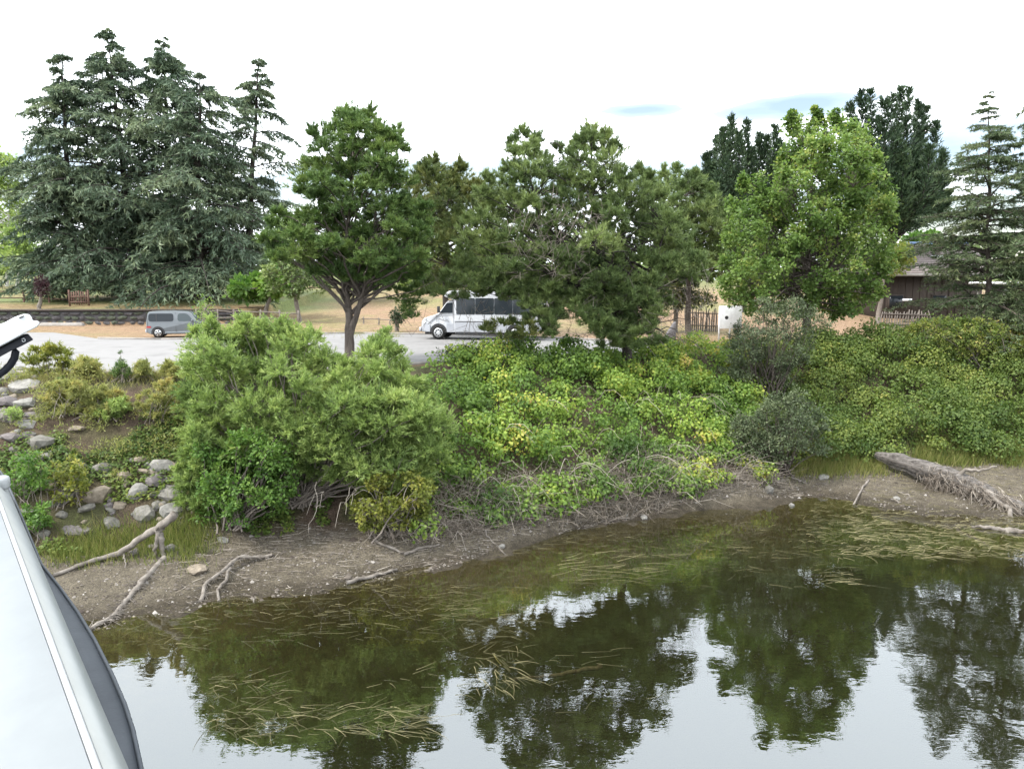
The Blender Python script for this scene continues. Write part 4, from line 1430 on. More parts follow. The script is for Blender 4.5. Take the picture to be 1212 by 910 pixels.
for k in range(110):
    px, py = random.choice([(random.uniform(55, 225), random.uniform(540, 636)), (random.uniform(120, 228), random.uniform(545, 615)), (random.uniform(-30, 50), random.uniform(440, 640)), (random.uniform(-30, 45), random.uniform(440, 540))])
    r = random.uniform(3, 7)
    put_stone(px, py, r, r * .7, random.randrange(4), sink=.35)

# rocks lying on the beach: things of their own
for (px, py, rx, ry, m, lab) in [
    (650, 592, 12, 10, 1, 'brown angular rock at the foot of the brambles, taller of a touching pair'), (667, 602, 12, 6, 2, 'flat pale brown rock lying in front of the taller brown one'),
    (910, 583, 8, 8, 0, 'grey white rock at the water edge below the olive shrub'), (937, 600, 5, 4, 2, 'small pale rock standing alone in the shallow water'),
    (977, 567, 8, 5, 2, 'smooth oval grey rock on the mud at the foot of the grass'), (743, 611, 6, 4, 2, 'small whitish rock at the water line, left of a similar one'), (763, 614, 6, 4, 2, 'small whitish rock half in the water, right of a similar one'),
    (516, 633, 8, 7, 1, 'tan rock among the dry stems right of the yellow shrub'), (594, 648, 5, 4, 2, 'yellowish pebble sized rock beside a bare twig at the water'), (201, 652, 9, 7, 0, 'blue grey rock beside the forked driftwood'),
    (262, 641, 8, 4, 2, 'flat white rock under the glossy shrub'), (232, 676, 14, 5, 1, 'broad pinkish slab lying flat on the dark mud'), (157, 657, 9, 6, 3, 'dull purple rock behind the forked driftwood'), (740, 588, 6, 5, 1, 'tan rock under the hanging bramble stems'),
    (1062, 591, 5, 3, 2, 'small white stone on the mud flat before the big log'), (180, 651, 8, 6, 3, 'dark reddish rock just left of the blue grey one')]:
    tag(put_stone(px, py, rx, ry, m, 'rock', None, .3), lab, 'rock', 'rocks on the beach')

# pebbles and crumbs of mud
pb_ = Acc()
gp = G(620)
n_ = 15000
X = gp.uniform(-14, 24, n_)
ys_, yt = np.interp(X, SH_X, SH_Y), np.interp(X, TO_X, TO_Y)
Y = ys_ + (yt - ys_) * gp.uniform(-.12, 1.15, n_)
Z = T(X, Y)
s_ = gp.gamma(1.7, .0105, n_) + .006
oct_ = np.array([[1, 0, 0], [0, 1, 0], [-1, 0, 0], [0, -1, 0], [0, 0, .75], [0, 0, -.5]])
of = np.array([[0, 1, 4], [1, 2, 4], [2, 3, 4], [3, 0, 4]])
Vv = np.stack([X, Y, Z], 1)[:, None] + oct_[None] * s_[:, None, None] * gp.uniform(.6, 1.3, (n_, 6, 1))
pb_.add(Vv.reshape(-1, 3), (of[None] + (np.arange(n_) * 6)[:, None, None]).reshape(-1, 3), np.repeat(np.clip(gp.normal(.35, .25, n_), 0, 1), 4))
m_peb = tint_mat('pebbles', [(0, (.045, .036, .03)), (.5, (.11, .095, .08)), (1, (.30, .28, .26))])
tag(pb_.build('pebbles', m_peb), 'small pebbles and lumps of mud scattered over the beach', 'pebbles', kind='stuff')

# ------------------------------------------------------------------ driftwood
m_drift = rough_mat('weathered driftwood', (.07, .058, .047), (.24, .215, .19), 5, .85, .7, 18, stretch=(1, 1, 1), bdist=.02)
m_log = rough_mat('weathered grey log', (.028, .024, .021), (.22, .20, .185), 2.6, .9, 1.0, 9, stretch=(.6, 2.6, 3.2), bdist=.06)


def gnarl(acc, pts, r0, r1, g, k=14, sides=8, wob=.10):
    p = trunk_path(pts, k)
    p[1:-1] += g.normal(0, .02 if k < 15 else .009, (k - 2, 3))
    acc.tube(p, np.linspace(r0, r1, k) * (1 + .05 * g.standard_normal(k)), sides, wob=wob, r=g)
    return p


gq = G(640)


def gp_(px, py, up=0.0):
    p = ong(px, py)
    if p[2] < 0:
        p = onz(px, py, 0)
    return p + np.array([0, 0, up])


dw = empty('driftwood', gp_(190, 660))
tag(dw, 'forked bare driftwood limb propped on its stub at the foot of the stones', 'driftwood')
o0 = np.array(dw.location)
a = Acc()
Yb_ = o0[1]
gnarl(a, [gp_(62, 684, .06), gp_(108, 668, .08), at(140, 655, Yb_ - .1), at(165, 638, Yb_), at(188, 624, Yb_), at(207, 608, Yb_ + .1)], .045, .11, gq, 24, 9, .09)
gnarl(a, [at(187, 624, Yb_), at(190, 640, Yb_), gp_(194, 660, .0)], .11, .06, gq)
gnarl(a, [at(188, 626, Yb_), at(184, 645, Yb_ - .1), gp_(183, 660, 0)], .06, .03, gq)
gnarl(a, [at(145, 652, Yb_ - .1), at(147, 662, Yb_ - .2), gp_(148, 672)], .03, .012, gq)
a.build('limb', m_drift, dw, True, o0)
a = Acc()
p = gnarl(a, [gp_(195, 662, .05), gp_(170, 690, .07), gp_(150, 712, .05), gp_(135, 730, .04), gp_(104, 746, .03)], .075, .04, gq, 22, 8, .10)
A = p[gq.integers(0, 22, 420)]
a.cones(A, A + gq.normal(0, .14, (420, 3)) * np.array([1, 1, .5]) + np.array([0, 0, -.03]), .010)
a.build('root', m_drift, dw, True, o0)

dw = tag(empty('driftwood', gp_(270, 690)), 'low crooked root with forked feet at the water edge on the mud', 'driftwood')
o0 = np.array(dw.location)
a = Acc()
p = gnarl(a, [gp_(322, 659, .05), gp_(300, 664, .1), gp_(280, 669, .18), gp_(262, 684, .14), gp_(243, 694, .08), gp_(238, 712, .02)], .045, .05, gq)
gnarl(a, [gp_(276, 672, .15), gp_(268, 688, .1), gp_(258, 700, .05), gp_(258, 711, 0)], .05, .03, gq)
A = p[gq.integers(0, 14, 240)]
a.cones(A, A + gq.normal(0, .15, (240, 3)) * np.array([1, 1, .5]) + np.array([0, 0, -.05]), .010)
a.build('root', m_drift, dw, True, o0)

lg = tag(empty('fallen_log', at(1120, 575, 27.6)), 'big weathered grey log lying from the bank across the mud flat', 'log')
o0 = np.array(lg.location)
a = Acc()
lp = [at(1036, 538, 30.2), at(1062, 546, 29.6), at(1092, 556, 28.9), at(1125, 567, 28.1), at(1150, 577, 27.5), at(1180, 590, 26.8), at(1215, 603, 26.0), at(1265, 622, 25.0)]
k_ = 26
p = trunk_path(lp, k_)
rad = np.interp(np.linspace(0, 1, k_), [0, .1, .35, .55, .7, 1], [.12, .26, .37, .36, .22, .14])
rad = rad * (1 + .07 * gq.standard_normal(k_))
gv_ = 1 + .20 * np.sin(np.arange(22) * 2.1) + .10 * gq.standard_normal(22)
a.tube(p, rad, 22, wob=.035, r=gq, groove=gv_)
a.build('trunk', m_log, lg, True, o0)
a = Acc()
gnarl(a, [at(1128, 566, 28.0), at(1145, 556, 27.6), at(1160, 557, 27.3), at(1180, 552, 27.0)], .09, .03, gq)
a.build('branch', m_drift, lg, True, o0)
a = Acc()
gnarl(a, [at(1165, 580, 27.0), at(1185, 596, 26.3), at(1197, 604, 25.9), at(1192, 618, 25.7), gp_(1192, 630, 0)], .10, .06, gq)
gnarl(a, [gp_(1188, 628, .02), gp_(1168, 626, .05), gp_(1150, 624, .02)], .10, .03, gq)
gnarl(a, [gp_(1190, 628, .02), gp_(1215, 632, .08), gp_(1240, 636, .05)], .10, .05, gq)
gnarl(a, [at(1148, 571, 27.2), at(1156, 580, 27.0), at(1160, 583, 26.9)], .035, .03, gq)
a.build('root', m_drift, lg, True, o0)
a = Acc()      # frayed bark and matted roots under the log
for k in range(2200):
    i = gq.integers(8, 20)
    s0 = p[i] + gq.normal(0, .2, 3) + np.array([0, -.30, -.12])
    s1 = s0 + np.array([gq.normal(0, .22), gq.normal(-.15, .15), -abs(gq.normal(.18, .15))])
    s1[2] = max(s1[2], .02)
    a.cones(s0[None], s1[None], .012, .004, np.clip(gq.normal(.45, .25), 0, 1))
a.build('frayed_bark', m_drybrush, lg, False, o0)

for (pts, r0, lab) in [
    ([(1028, 569), (1020, 580), (1010, 598)], .05, 'short pale stick standing out of the mud left of the big log'), ([(1062, 583), (1082, 589)], .04, 'thin twig lying flat on the mud flat'),
    ([(1055, 592), (1066, 596)], .045, 'short pale splinter of wood at the water edge of the mud flat'), ([(445, 642), (462, 650), (478, 656)], .05, 'brown stick on the beach below the yellow shrub'),
    ([(478, 658), (500, 650), (520, 646)], .05, 'brown branch among litter at the water edge'), ([(410, 692), (440, 684), (470, 676)], .06, 'pale sunken branch along the water line'),
    ([(573, 628), (578, 638), (597, 656)], .03, 'bare pale twig reaching into the water below the brambles'), ([(528, 590), (560, 578), (592, 590), (604, 606)], .05, 'arched bare root hanging out of the bank'),
    ([(570, 602), (600, 610), (622, 625)], .045, 'lower pale root lying over the dry stems'), ([(898, 566), (930, 564), (950, 571)], .05, 'weathered stick on the shore left of the grassy foot'),
    ([(937, 567), (955, 573)], .04, 'short dark stick right beside the weathered one'), ([(1158, 552), (1185, 551)], .03, 'thin branch on the bank above the big log')]:
    a = Acc()
    P_ = [gp_(px, py, r0 * .8) for px, py in pts]
    p = gnarl(a, P_, r0, r0 * .55, gq, 9, 7)
    A = p[gq.integers(0, 9, 18)]
    a.cones(A, A + gq.normal(0, .12, (18, 3)), .006)
    o = a.build('driftwood_stick', m_drift, None, True, np.mean(P_, 0))
    tag(o, lab, 'driftwood', 'sticks on the beach')

# sunken branch seen through the water
a = Acc()
gnarl(a, [onz(608, 803, -.16), onz(640, 800, -.10), onz(680, 794, -.07), onz(712, 787, -.07)], .03, .05, gq)
tag(a.build('sunken_branch', m_bark_dark, None, True, onz(660, 797, -.05)), 'dark sunken branch just under the surface in mid water', 'branch')

# ------------------------------------------------------------------ floating water weed
ww = Acc()
gx_ = G(660)


def weed(px0, px1, py0, py1, n, ang, spread, lmin, lmax, tb_, lift=.015, w=.008, zmax=.06):
    for k in range(n):
        c = onz(gx_.uniform(px0, px1), gx_.uniform(py0, py1), 0)
        gz_ = max(0.0, tz(c[0], c[1]))
        if gz_ > zmax:
            continue
        th = ang + gx_.normal(0, spread)
        L = gx_.uniform(lmin, lmax)
        kk = 5
        t = np.linspace(0, 1, kk)
        bend = gx_.normal(0, .35)
        th_ = th + bend * t
        q = np.cumsum(np.stack([np.cos(th_), np.sin(th_), 0 * t], 1) * L / kk, 0) + c
        q[:, 2] = gz_ + .004 + abs(gx_.normal(0, lift)) * np.sin(t * np.pi) + gx_.normal(0, .003)
        s = np.stack([-np.sin(th_), np.cos(th_), .6 + 0 * t], 1) * w * (1 - .6 * t)[:, None]
        Vv = np.concatenate([q - s, q + s])
        i = np.arange(kk - 1)
        ww.add(Vv, np.stack([i, i + 1, i + 1 + kk, i + kk], 1), float(np.clip(tb_ + gx_.normal(0, .2), 0, 1)))


weed(235, 330, 800, 875, 130, .0, .9, .2, .7, .46, .008, .004)
weed(330, 500, 835, 870, 110, -.15, .5, .25, .8, .52, .008, .004)
weed(560, 612, 760, 815, 55, -1.2, .5, .25, .7, .62, .025, .0055)
weed(520, 620, 690, 770, 70, .1, .7, .3, .9, .45, .01, .004)
weed(200, 560, 690, 760, 200, .12, .5, .2, .9, .30, .006, .004)
weed(560, 1030, 620, 700, 300, .1, .55, .15, .8, .26, .006, .004)
weed(640, 760, 655, 690, 45, .25, .25, .5, 1.6, .6, .006, .005)
weed(960, 1215, 610, 660, 300, -.15, .6, .15, .8, .42, .008, .005)
weed(960, 1010, 675, 692, 36, .1, .6, .2, .6, .6, .006, .005)
weed(480, 720, 770, 800, 30, .1, .5, .3, .9, .4, .01, .004)
weed(130, 240, 725, 770, 80, .3, .8, .15, .6, .42, .01, .004)
weed(420, 760, 800, 850, 26, .1, .5, .2, .6, .4, .01, .004)
weed(990, 1215, 560, 660, 900, -.15, .6, .15, .8, .72, .02, .006, .7)
weed(940, 1060, 590, 640, 200, -.3, .5, .15, .6, .5, .012, .005, .3)
weed(560, 960, 610, 660, 260, .1, .5, .2, .8, .5, .004, .0035)
weed(150, 560, 690, 730, 200, .1, .6, .15, .6, .5, .004, .0035)
tag(ww.build('water_weed', m_weed), 'strands of straw coloured weed floating on the water', 'water weed', kind='stuff')

# ------------------------------------------------------------------ vehicles
m_silver = plain('grey car paint', (.115, .128, .138), .3, .3, .5, .6, .05)
m_white = plain('white bus paint', (.44, .45, .47), .35, 0, .5, .3, .05)
m_lowgrey = plain('silver lower panel', (.36, .37, .40), .4, .2, .5, .1, .05)
m_black = plain('black plastic', (.02, .02, .022), .5)
m_tyre = plain('tyre rubber', (.018, .018, .018), .85, 0, .2)
m_rim = plain('alloy', (.55, .56, .57), .35, .6)
m_win = glass_mat('dark window glass')
m_win2 = glass_mat('clear window glass', (.06, .075, .08))
m_red = plain('tail lamp red', (.30, .03, .03), .2)
m_lamp = plain('lamp lens', (.75, .76, .76), .15)
m_plate = plain('number plate', (.75, .74, .72), .4)


def link(name, me, parent=None, bevel=0.0, seg=2):
    o = bpy.data.objects.new(name, me)
    col.objects.link(o)
    if parent is not None:
        o.parent = parent
    if bevel:
        md = o.modifiers.new('bevel', 'BEVEL')
        md.width = bevel
        md.segments = seg
        md.limit_method = 'ANGLE'
        md.angle_limit = R(28)
    return o


def hull(name, prof, yf, mat, parent, bevel=.04):
    """side outline (x, z) swept across the width; yf gives the half width at a point"""
    bm = bmesh.new()
    Lf = [bm.verts.new((px, yf(px, pz), pz)) for px, pz in prof]
    Rt = [bm.verts.new((px, -yf(px, pz), pz)) for px, pz in prof]
    k = len(prof)
    bm.faces.new(Lf)
    bm.faces.new(Rt[::-1])
    for i in range(k):
        j = (i + 1) % k
        bm.faces.new((Lf[i], Rt[i], Rt[j], Lf[j]))
    bmesh.ops.recalc_face_normals(bm, faces=bm.faces)
    me = bpy.data.meshes.new(name)
    bm.to_mesh(me)
    bm.free()
    me.materials.append(mat)
    return link(name, me, parent, bevel, 3)


def panel(name, poly, yf, side, mat, parent, out=.012, depth=.03):
    """a pane or panel let into the side of a hull, standing a little proud of it"""
    bm = bmesh.new()
    A = [bm.verts.new((px, side * (yf(px, pz) + out), pz)) for px, pz in poly]
    B = [bm.verts.new((px, side * (yf(px, pz) - depth), pz)) for px, pz in poly]
    bm.faces.new(A)
    bm.faces.new(B[::-1])
    for i in range(len(A)):
        j = (i + 1) % len(A)
        bm.faces.new((A[i], B[i], B[j], A[j]))
    bmesh.ops.recalc_face_normals(bm, faces=bm.faces)
    me = bpy.data.meshes.new(name)
    bm.to_mesh(me)
    bm.free()
    me.materials.append(mat)
    return link(name, me, parent)


def rrect(x0, x1, z0, z1, r, sl=0.0, sr=0.0):
    """rounded rectangle; sl, sr slant the left and right ends"""
    out = []
    for cx_, cz_, a0 in ((x1 - r, z1 - r, 0), (x0 + r, z1 - r, 90), (x0 + r, z0 + r, 180), (x1 - r, z0 + r, 270)):
        for a in range(0, 91, 30):
            xx, zz = cx_ + r * math.cos(R(a0 + a)), cz_ + r * math.sin(R(a0 + a))
            f = (zz - z0) / (z1 - z0)
            xx += sl * f if cx_ < (x0 + x1) / 2 else sr * f
            out.append((xx, zz))
    return out


def cyl_y(name, c, r, w, mat, parent, seg=24, bevel=.0, prof=None):
    a = Acc()
    prof = prof or [(r * .6, -w / 2), (r * .94, -w / 2), (r, -w / 2 + .03), (r, w / 2 - .03), (r * .94, w / 2), (r * .6, w / 2)]
    th = np.linspace(0, 2 * np.pi, seg, endpoint=False)
    Vv = np.array([[rr * np.cos(t), yy, rr * np.sin(t)] for rr, yy in prof for t in th]) + np.array(c)
    F_ = []
    for i in range(len(prof) - 1):
        for j in range(seg):
            j2 = (j + 1) % seg
            F_.append([i * seg + j, i * seg + j2, (i + 1) * seg + j2, (i + 1) * seg + j])
    a.add(Vv, F_)
    n0 = 0
    for base in (0, (len(prof) - 1) * seg):
        a.f.append((np.arange(seg) + base)[None].astype(np.int32))
        a.t.append(np.full(1, .5, np.float32))
    return a.build(name, mat, parent, False)


def wheel(parent, x, y, side, r, w, arch=True, spokes=5):
    wh = empty('wheel', (x, y, r))
    wh.parent = parent
    cyl_y('tyre', (0, 0, 0), r, w, m_tyre, wh)
    a = Acc()
    th = np.linspace(0, 2 * np.pi, 20, endpoint=False)
    cyl_y('rim', (0, side * (w / 2 - .02), 0), r * .64, .05, m_rim, wh, 20, prof=[(r * .05, -.02), (r * .60, -.02), (r * .64, .0), (r * .64, .03), (r * .5, .02 + .012 * side), (r * .15, .03 + .012 * side)] if side > 0 else
          [(r * .15, -.03 - .012), (r * .5, -.02 - .012), (r * .64, -.03), (r * .64, .0), (r * .60, .02), (r * .05, .02)])
    for k in range(spokes):
        hb = Acc()
        t0 = k * 2 * math.pi / spokes
        hb.box((r * .42 * math.cos(t0), side * (w / 2 + .022), r * .42 * math.sin(t0)), (.09, .012, .09))
        hb.build('rim_hole', m_black, wh)
    return wh


# ---- boxy grey car
def car():
    p0 = ong(203, 400)
    root = tag(empty('parked_car', (p0[0] + .25, p0[1] + .9, LOT + .006), R(14)), 'boxy silver grey estate car parked at the far edge of the car park', 'car')
    root.scale = (.93, .93, .95)
    hw = .835

    def yf(px, pz):
        t = max(0.0, (pz - .85) / .78)
        e = max(0.0, (abs(px) - 1.55) / .5)
        return hw - .09 * t ** 1.3 - .07 * e ** 2

    prof = [(-1.93, .34), (-1.97, .52), (-1.95, .88), (-1.90, 1.20), (-1.84, 1.52), (-1.74, 1.62), (-1.2, 1.655), (-.2, 1.66), (.52, 1.61), (.68, 1.54), (1.05, 1.06), (1.18, 1.0), (1.72, .93), (1.88, .84), (1.98, .62), (1.98, .42), (1.90, .25),
            (1.60, .22), (-1.7, .24)]
    hull('body', prof, yf, m_silver, root, .05)
    for s in (-1, 1):
        panel('side_window', rrect(-1.80, -.33, 1.02, 1.50, .12, .02, 0), yf, s, m_win, root)
        panel('front_window', rrect(-.10, .86, 1.02, 1.50, .14, .03, -.36), yf, s, m_win2, root)
        panel('window_pillar', [(-1.36, 1.02), (-1.31, 1.02), (-1.31, 1.50), (-1.36, 1.50)], yf, s, m_black, root, .016)
        panel('door_seam', [(-.215, .36), (-.203, .36), (-.203, 1.56), (-.215, 1.56)], yf, s, m_black, root, .004)
        panel('door_seam', [(.97, .45), (.982, .45), (.982, 1.04), (.97, 1.04)], yf, s, m_black, root, .004)
        panel('door_handle', rrect(-.12, .07, .90, .935, .015), yf, s, m_silver, root, .03)
        panel('sill', [(-.82, .23), (.86, .23), (.86, .30), (-.82, .30)], yf, s, m_black, root, .012)
        panel('tail_lamp', rrect(-1.93, -1.66, .62, .74, .05), yf, s, m_red, root, .014)
        panel('headlight', rrect(1.66, 1.9, .68, .82, .05), yf, s, m_lamp, root, .014)
        for xx in (-1.27, 1.26):
            a = [(xx + .40 * math.cos(R(t)), .31 + .40 * math.sin(R(t))) for t in range(0, 181, 15)]
            panel('wheel_arch', [(xx - .40, .23)] + a[::-1] + [(xx + .40, .23)], yf, s, m_black, root, .006)
            wheel(root, xx, s * (hw - .085), s, .315, .2)
        mr = Acc()
        mr.box((.78, s * (hw + .07), 1.06), (.10, .18, .15))
        link('wing_mirror', mr.mesh('wing_mirror', m_silver), root, .03)
    a = Acc()
    a.add([[-1.945, -.60, 1.02], [-1.945, .55, 1.02], [-1.865, .52, 1.5], [-1.865, -.56, 1.5], [-1.90, -.60, 1.02], [-1.90, .55, 1.02], [-1.82, .52, 1.5], [-1.82, -.56, 1.5]],
          [[0, 1, 2, 3], [4, 7, 6, 5], [0, 4, 5, 1], [1, 5, 6, 2], [2, 6, 7, 3], [3, 7, 4, 0]])
    a.build('rear_window', m_win, root)
    a = Acc()
    a.add([[1.06, -.68, 1.09], [1.06, .68, 1.09], [.72, .62, 1.545], [.72, -.62, 1.545], [1.02, -.68, 1.06], [1.02, .68, 1.06], [.68, .62, 1.50], [.68, -.62, 1.50]], [[0, 1, 2, 3], [0, 4, 5, 1], [1, 5, 6, 2], [2, 6, 7, 3], [3, 7, 4, 0]])
    a.build('windscreen', m_win2, root)
    a = Acc()
    a.box((-1.98, 0, .42), (.10, 1.5, .2))
    link('rear_bumper', a.mesh('rear_bumper', m_lowgrey), root, .04)
    a = Acc()
    a.box((-2.005, 0, .72), (.012, .32, .15))
    a.build('number_plate', m_plate, root)
    a = Acc()
    a.tube([[-.6, 0, 1.66], [-.68, 0, 1.95]], [.008, .004], 5)
    a.build('aerial', m_black, root)
    return root


car()


# ---- white shuttle bus
def bus():
    p0 = ong(521, 403)
    # front axle is at local x = 2.1
    yaw = R(180 - 9)
    root = tag(empty('shuttle_bus', (p0[0] + 2.1 * math.cos(R(9)), p0[1] + 1.0 + 2.1 * math.sin(R(-9)) * -1, LOT + .006), yaw), 'white shuttle bus with dark windows parked behind the wide pine', 'bus')
    cw, bw = 1.0, 1.2

    def yc(px, pz):
        t = max(0.0, (pz - 1.2) / .9)
        e = max(0.0, (px - 2.3) / .9)
        return cw - .12 * t - .10 * e ** 2

    def yb(px, pz):
        return bw - .03 * max(0, (pz - 1.0)) / 2

    cab = [(1.0, .42), (1.0, 2.25), (1.45, 2.24), (1.62, 2.16), (2.10, 1.50), (2.28, 1.42), (2.95, 1.22), (3.10, 1.05), (3.14, .55), (3.08, .42)]
    hull('cab', cab, yc, m_white, root, .05)
    body = [(-4.1, .62), (-4.12, 2.62), (-4.0, 2.76), (1.35, 2.78), (1.62, 2.68), (1.72, 2.46), (1.30, 2.3), (1.12, 2.2), (1.12, .42), (-3.2, .42)]
    hull('coach_body', body, yb, m_white, root, .06)
    for s in (-1, 1):
        xs = [(1.0, -.08), (-.10, -1.16), (-1.18, -2.22), (-2.24, -3.24), (-3.26, -3.98)]
        for (xa, xb) in xs:
            panel('window', rrect(xb, xa, 1.45, 2.36, .06), yb, s, m_win, root)
        panel('trim_strip', [(-4.05, 1.02), (1.08, 1.02), (1.08, 1.06), (-4.05, 1.06)], yb, s, m_black, root, .008)
        panel('skirt_seam', [(-.62, .5), (-.60, .5), (-.60, 1.42), (-.62, 1.42)], yb, s, m_black, root, .009)
        panel('lower_panel', [(-4.05, .62), (1.08, .46), (1.08, 1.0), (-4.05, 1.0)], yb, s, m_lowgrey, root, .006)
        panel('cab_window', [(1.28, 1.52), (2.02, 1.52), (1.62, 2.08), (1.28, 2.10)], yc, s, m_win, root)
        panel('door_seam', [(1.2, .5), (1.212, .5), (1.212, 2.15), (1.2, 2.15)], yc, s, m_black, root, .004)
        panel('door_seam', [(2.19, .98), (2.202, .98), (2.202, 1.44), (2.19, 1.44)], yc, s, m_black, root, .004)
        panel('lower_panel', [(1.14, .43), (1.62, .43), (1.62, .88), (1.14, .92)], yc, s, m_lowgrey, root, .006)
        panel('lower_panel', [(2.60, .45), (3.05, .5), (3.06, .80), (2.60, .88)], yc, s, m_lowgrey, root, .006)
        panel('headlight', rrect(2.86, 3.06, .92, 1.06, .03), yc, s, m_lamp, root, .014)
        panel('tail_lamp', rrect(-4.06, -3.94, 1.1, 1.4, .04), yb, s, m_red, root, .014)
        for xx, yy, r_ in ((2.1, cw - .1, .40), (-2.35, bw - .12, .40)):
            f_ = yc if xx > 0 else yb
            a = [(xx + .50 * math.cos(R(t)), .40 + .52 * math.sin(R(t))) for t in range(0, 181, 15)]
            panel('wheel_arch', a[::-1], f_, s, m_black, root, .010)
            wheel(root, xx, s * (yy + .0), s, r_, .26, spokes=8)
        mr = Acc()
        mr.box((2.02, s * (cw + .22), 1.72), (.12, .22, .36))
        mr.tube([[1.98, s * (cw - .08), 1.55], [2.02, s * (cw + .18), 1.62]], .018, 5)
        link('wing_mirror', mr.mesh('wing_mirror', m_black), root, .02)
        panel('step', [(-.9, .30), (1.1, .30), (1.1, .40), (-.9, .40)], yb, s, m_black, root, .02)
    a = Acc()
    a.box((3.17, 0, .58), (.16, 1.95, .24))
    link('front_bumper', a.mesh('front_bumper', m_lowgrey), root, .04)
    a = Acc()
    a.box((3.13, 0, .92), (.06, 1.05, .30))
    link('grille', a.mesh('grille', m_black), root, .02)
    a = Acc()
    a.add([[2.115, -.80, 1.52], [2.115, .80, 1.52], [1.65, .72, 2.15], [1.65, -.72, 2.15], [2.05, -.80, 1.48], [2.05, .80, 1.48], [1.60, .72, 2.1], [1.60, -.72, 2.1]], [[0, 1, 2, 3], [0, 4, 5, 1], [1, 5, 6, 2], [2, 6, 7, 3], [3, 7, 4, 0]])
    a.build('windscreen', m_win, root)
    a = Acc()
    a.box((0, 0, .36), (6.0, 1.2, .14))
    a.build('chassis', m_black, root)
    return root


bus()

# ------------------------------------------------------------------ house
m_shingle = rough_mat('brown grey shingles', (.12, .10, .094), (.20, .17, .162), 5, .9, .4, 24, stretch=(1, 1, 3))
m_darkwall = rough_mat('dark stained boards', (.045, .035, .03), (.08, .065, .055), 4, .8, .3, 20, stretch=(5, 5, .5))
m_blue = plain('blue ridge flashing', (.13, .22, .38), .4)
m_whitepaint = plain('white paint', (.74, .76, .80), .5)
m_eave = plain('weathered white eave', (.17, .16, .15), .7)


def prism(name, pts_front, dy, mat, parent, origin):
    """outline (x, z) pushed back by dy metres"""
    bm = bmesh.new()
    A = [bm.verts.new((p[0] - origin[0], p[1] - origin[1], p[2] - origin[2])) for p in pts_front]
    B = [bm.verts.new((v.co.x, v.co.y + dy, v.co.z)) for v in A]
    bm.faces.new(A)
    bm.faces.new(B[::-1])
    for i in range(len(A)):
        j = (i + 1) % len(A)
        bm.faces.new((A[i], B[i], B[j], A[j]))
    bmesh.ops.recalc_face_normals(bm, faces=bm.faces)
    me = bpy.data.meshes.new(name)
    bm.to_mesh(me)
    bm.free()
    me.materials.append(mat)
    return link(name, me, parent)


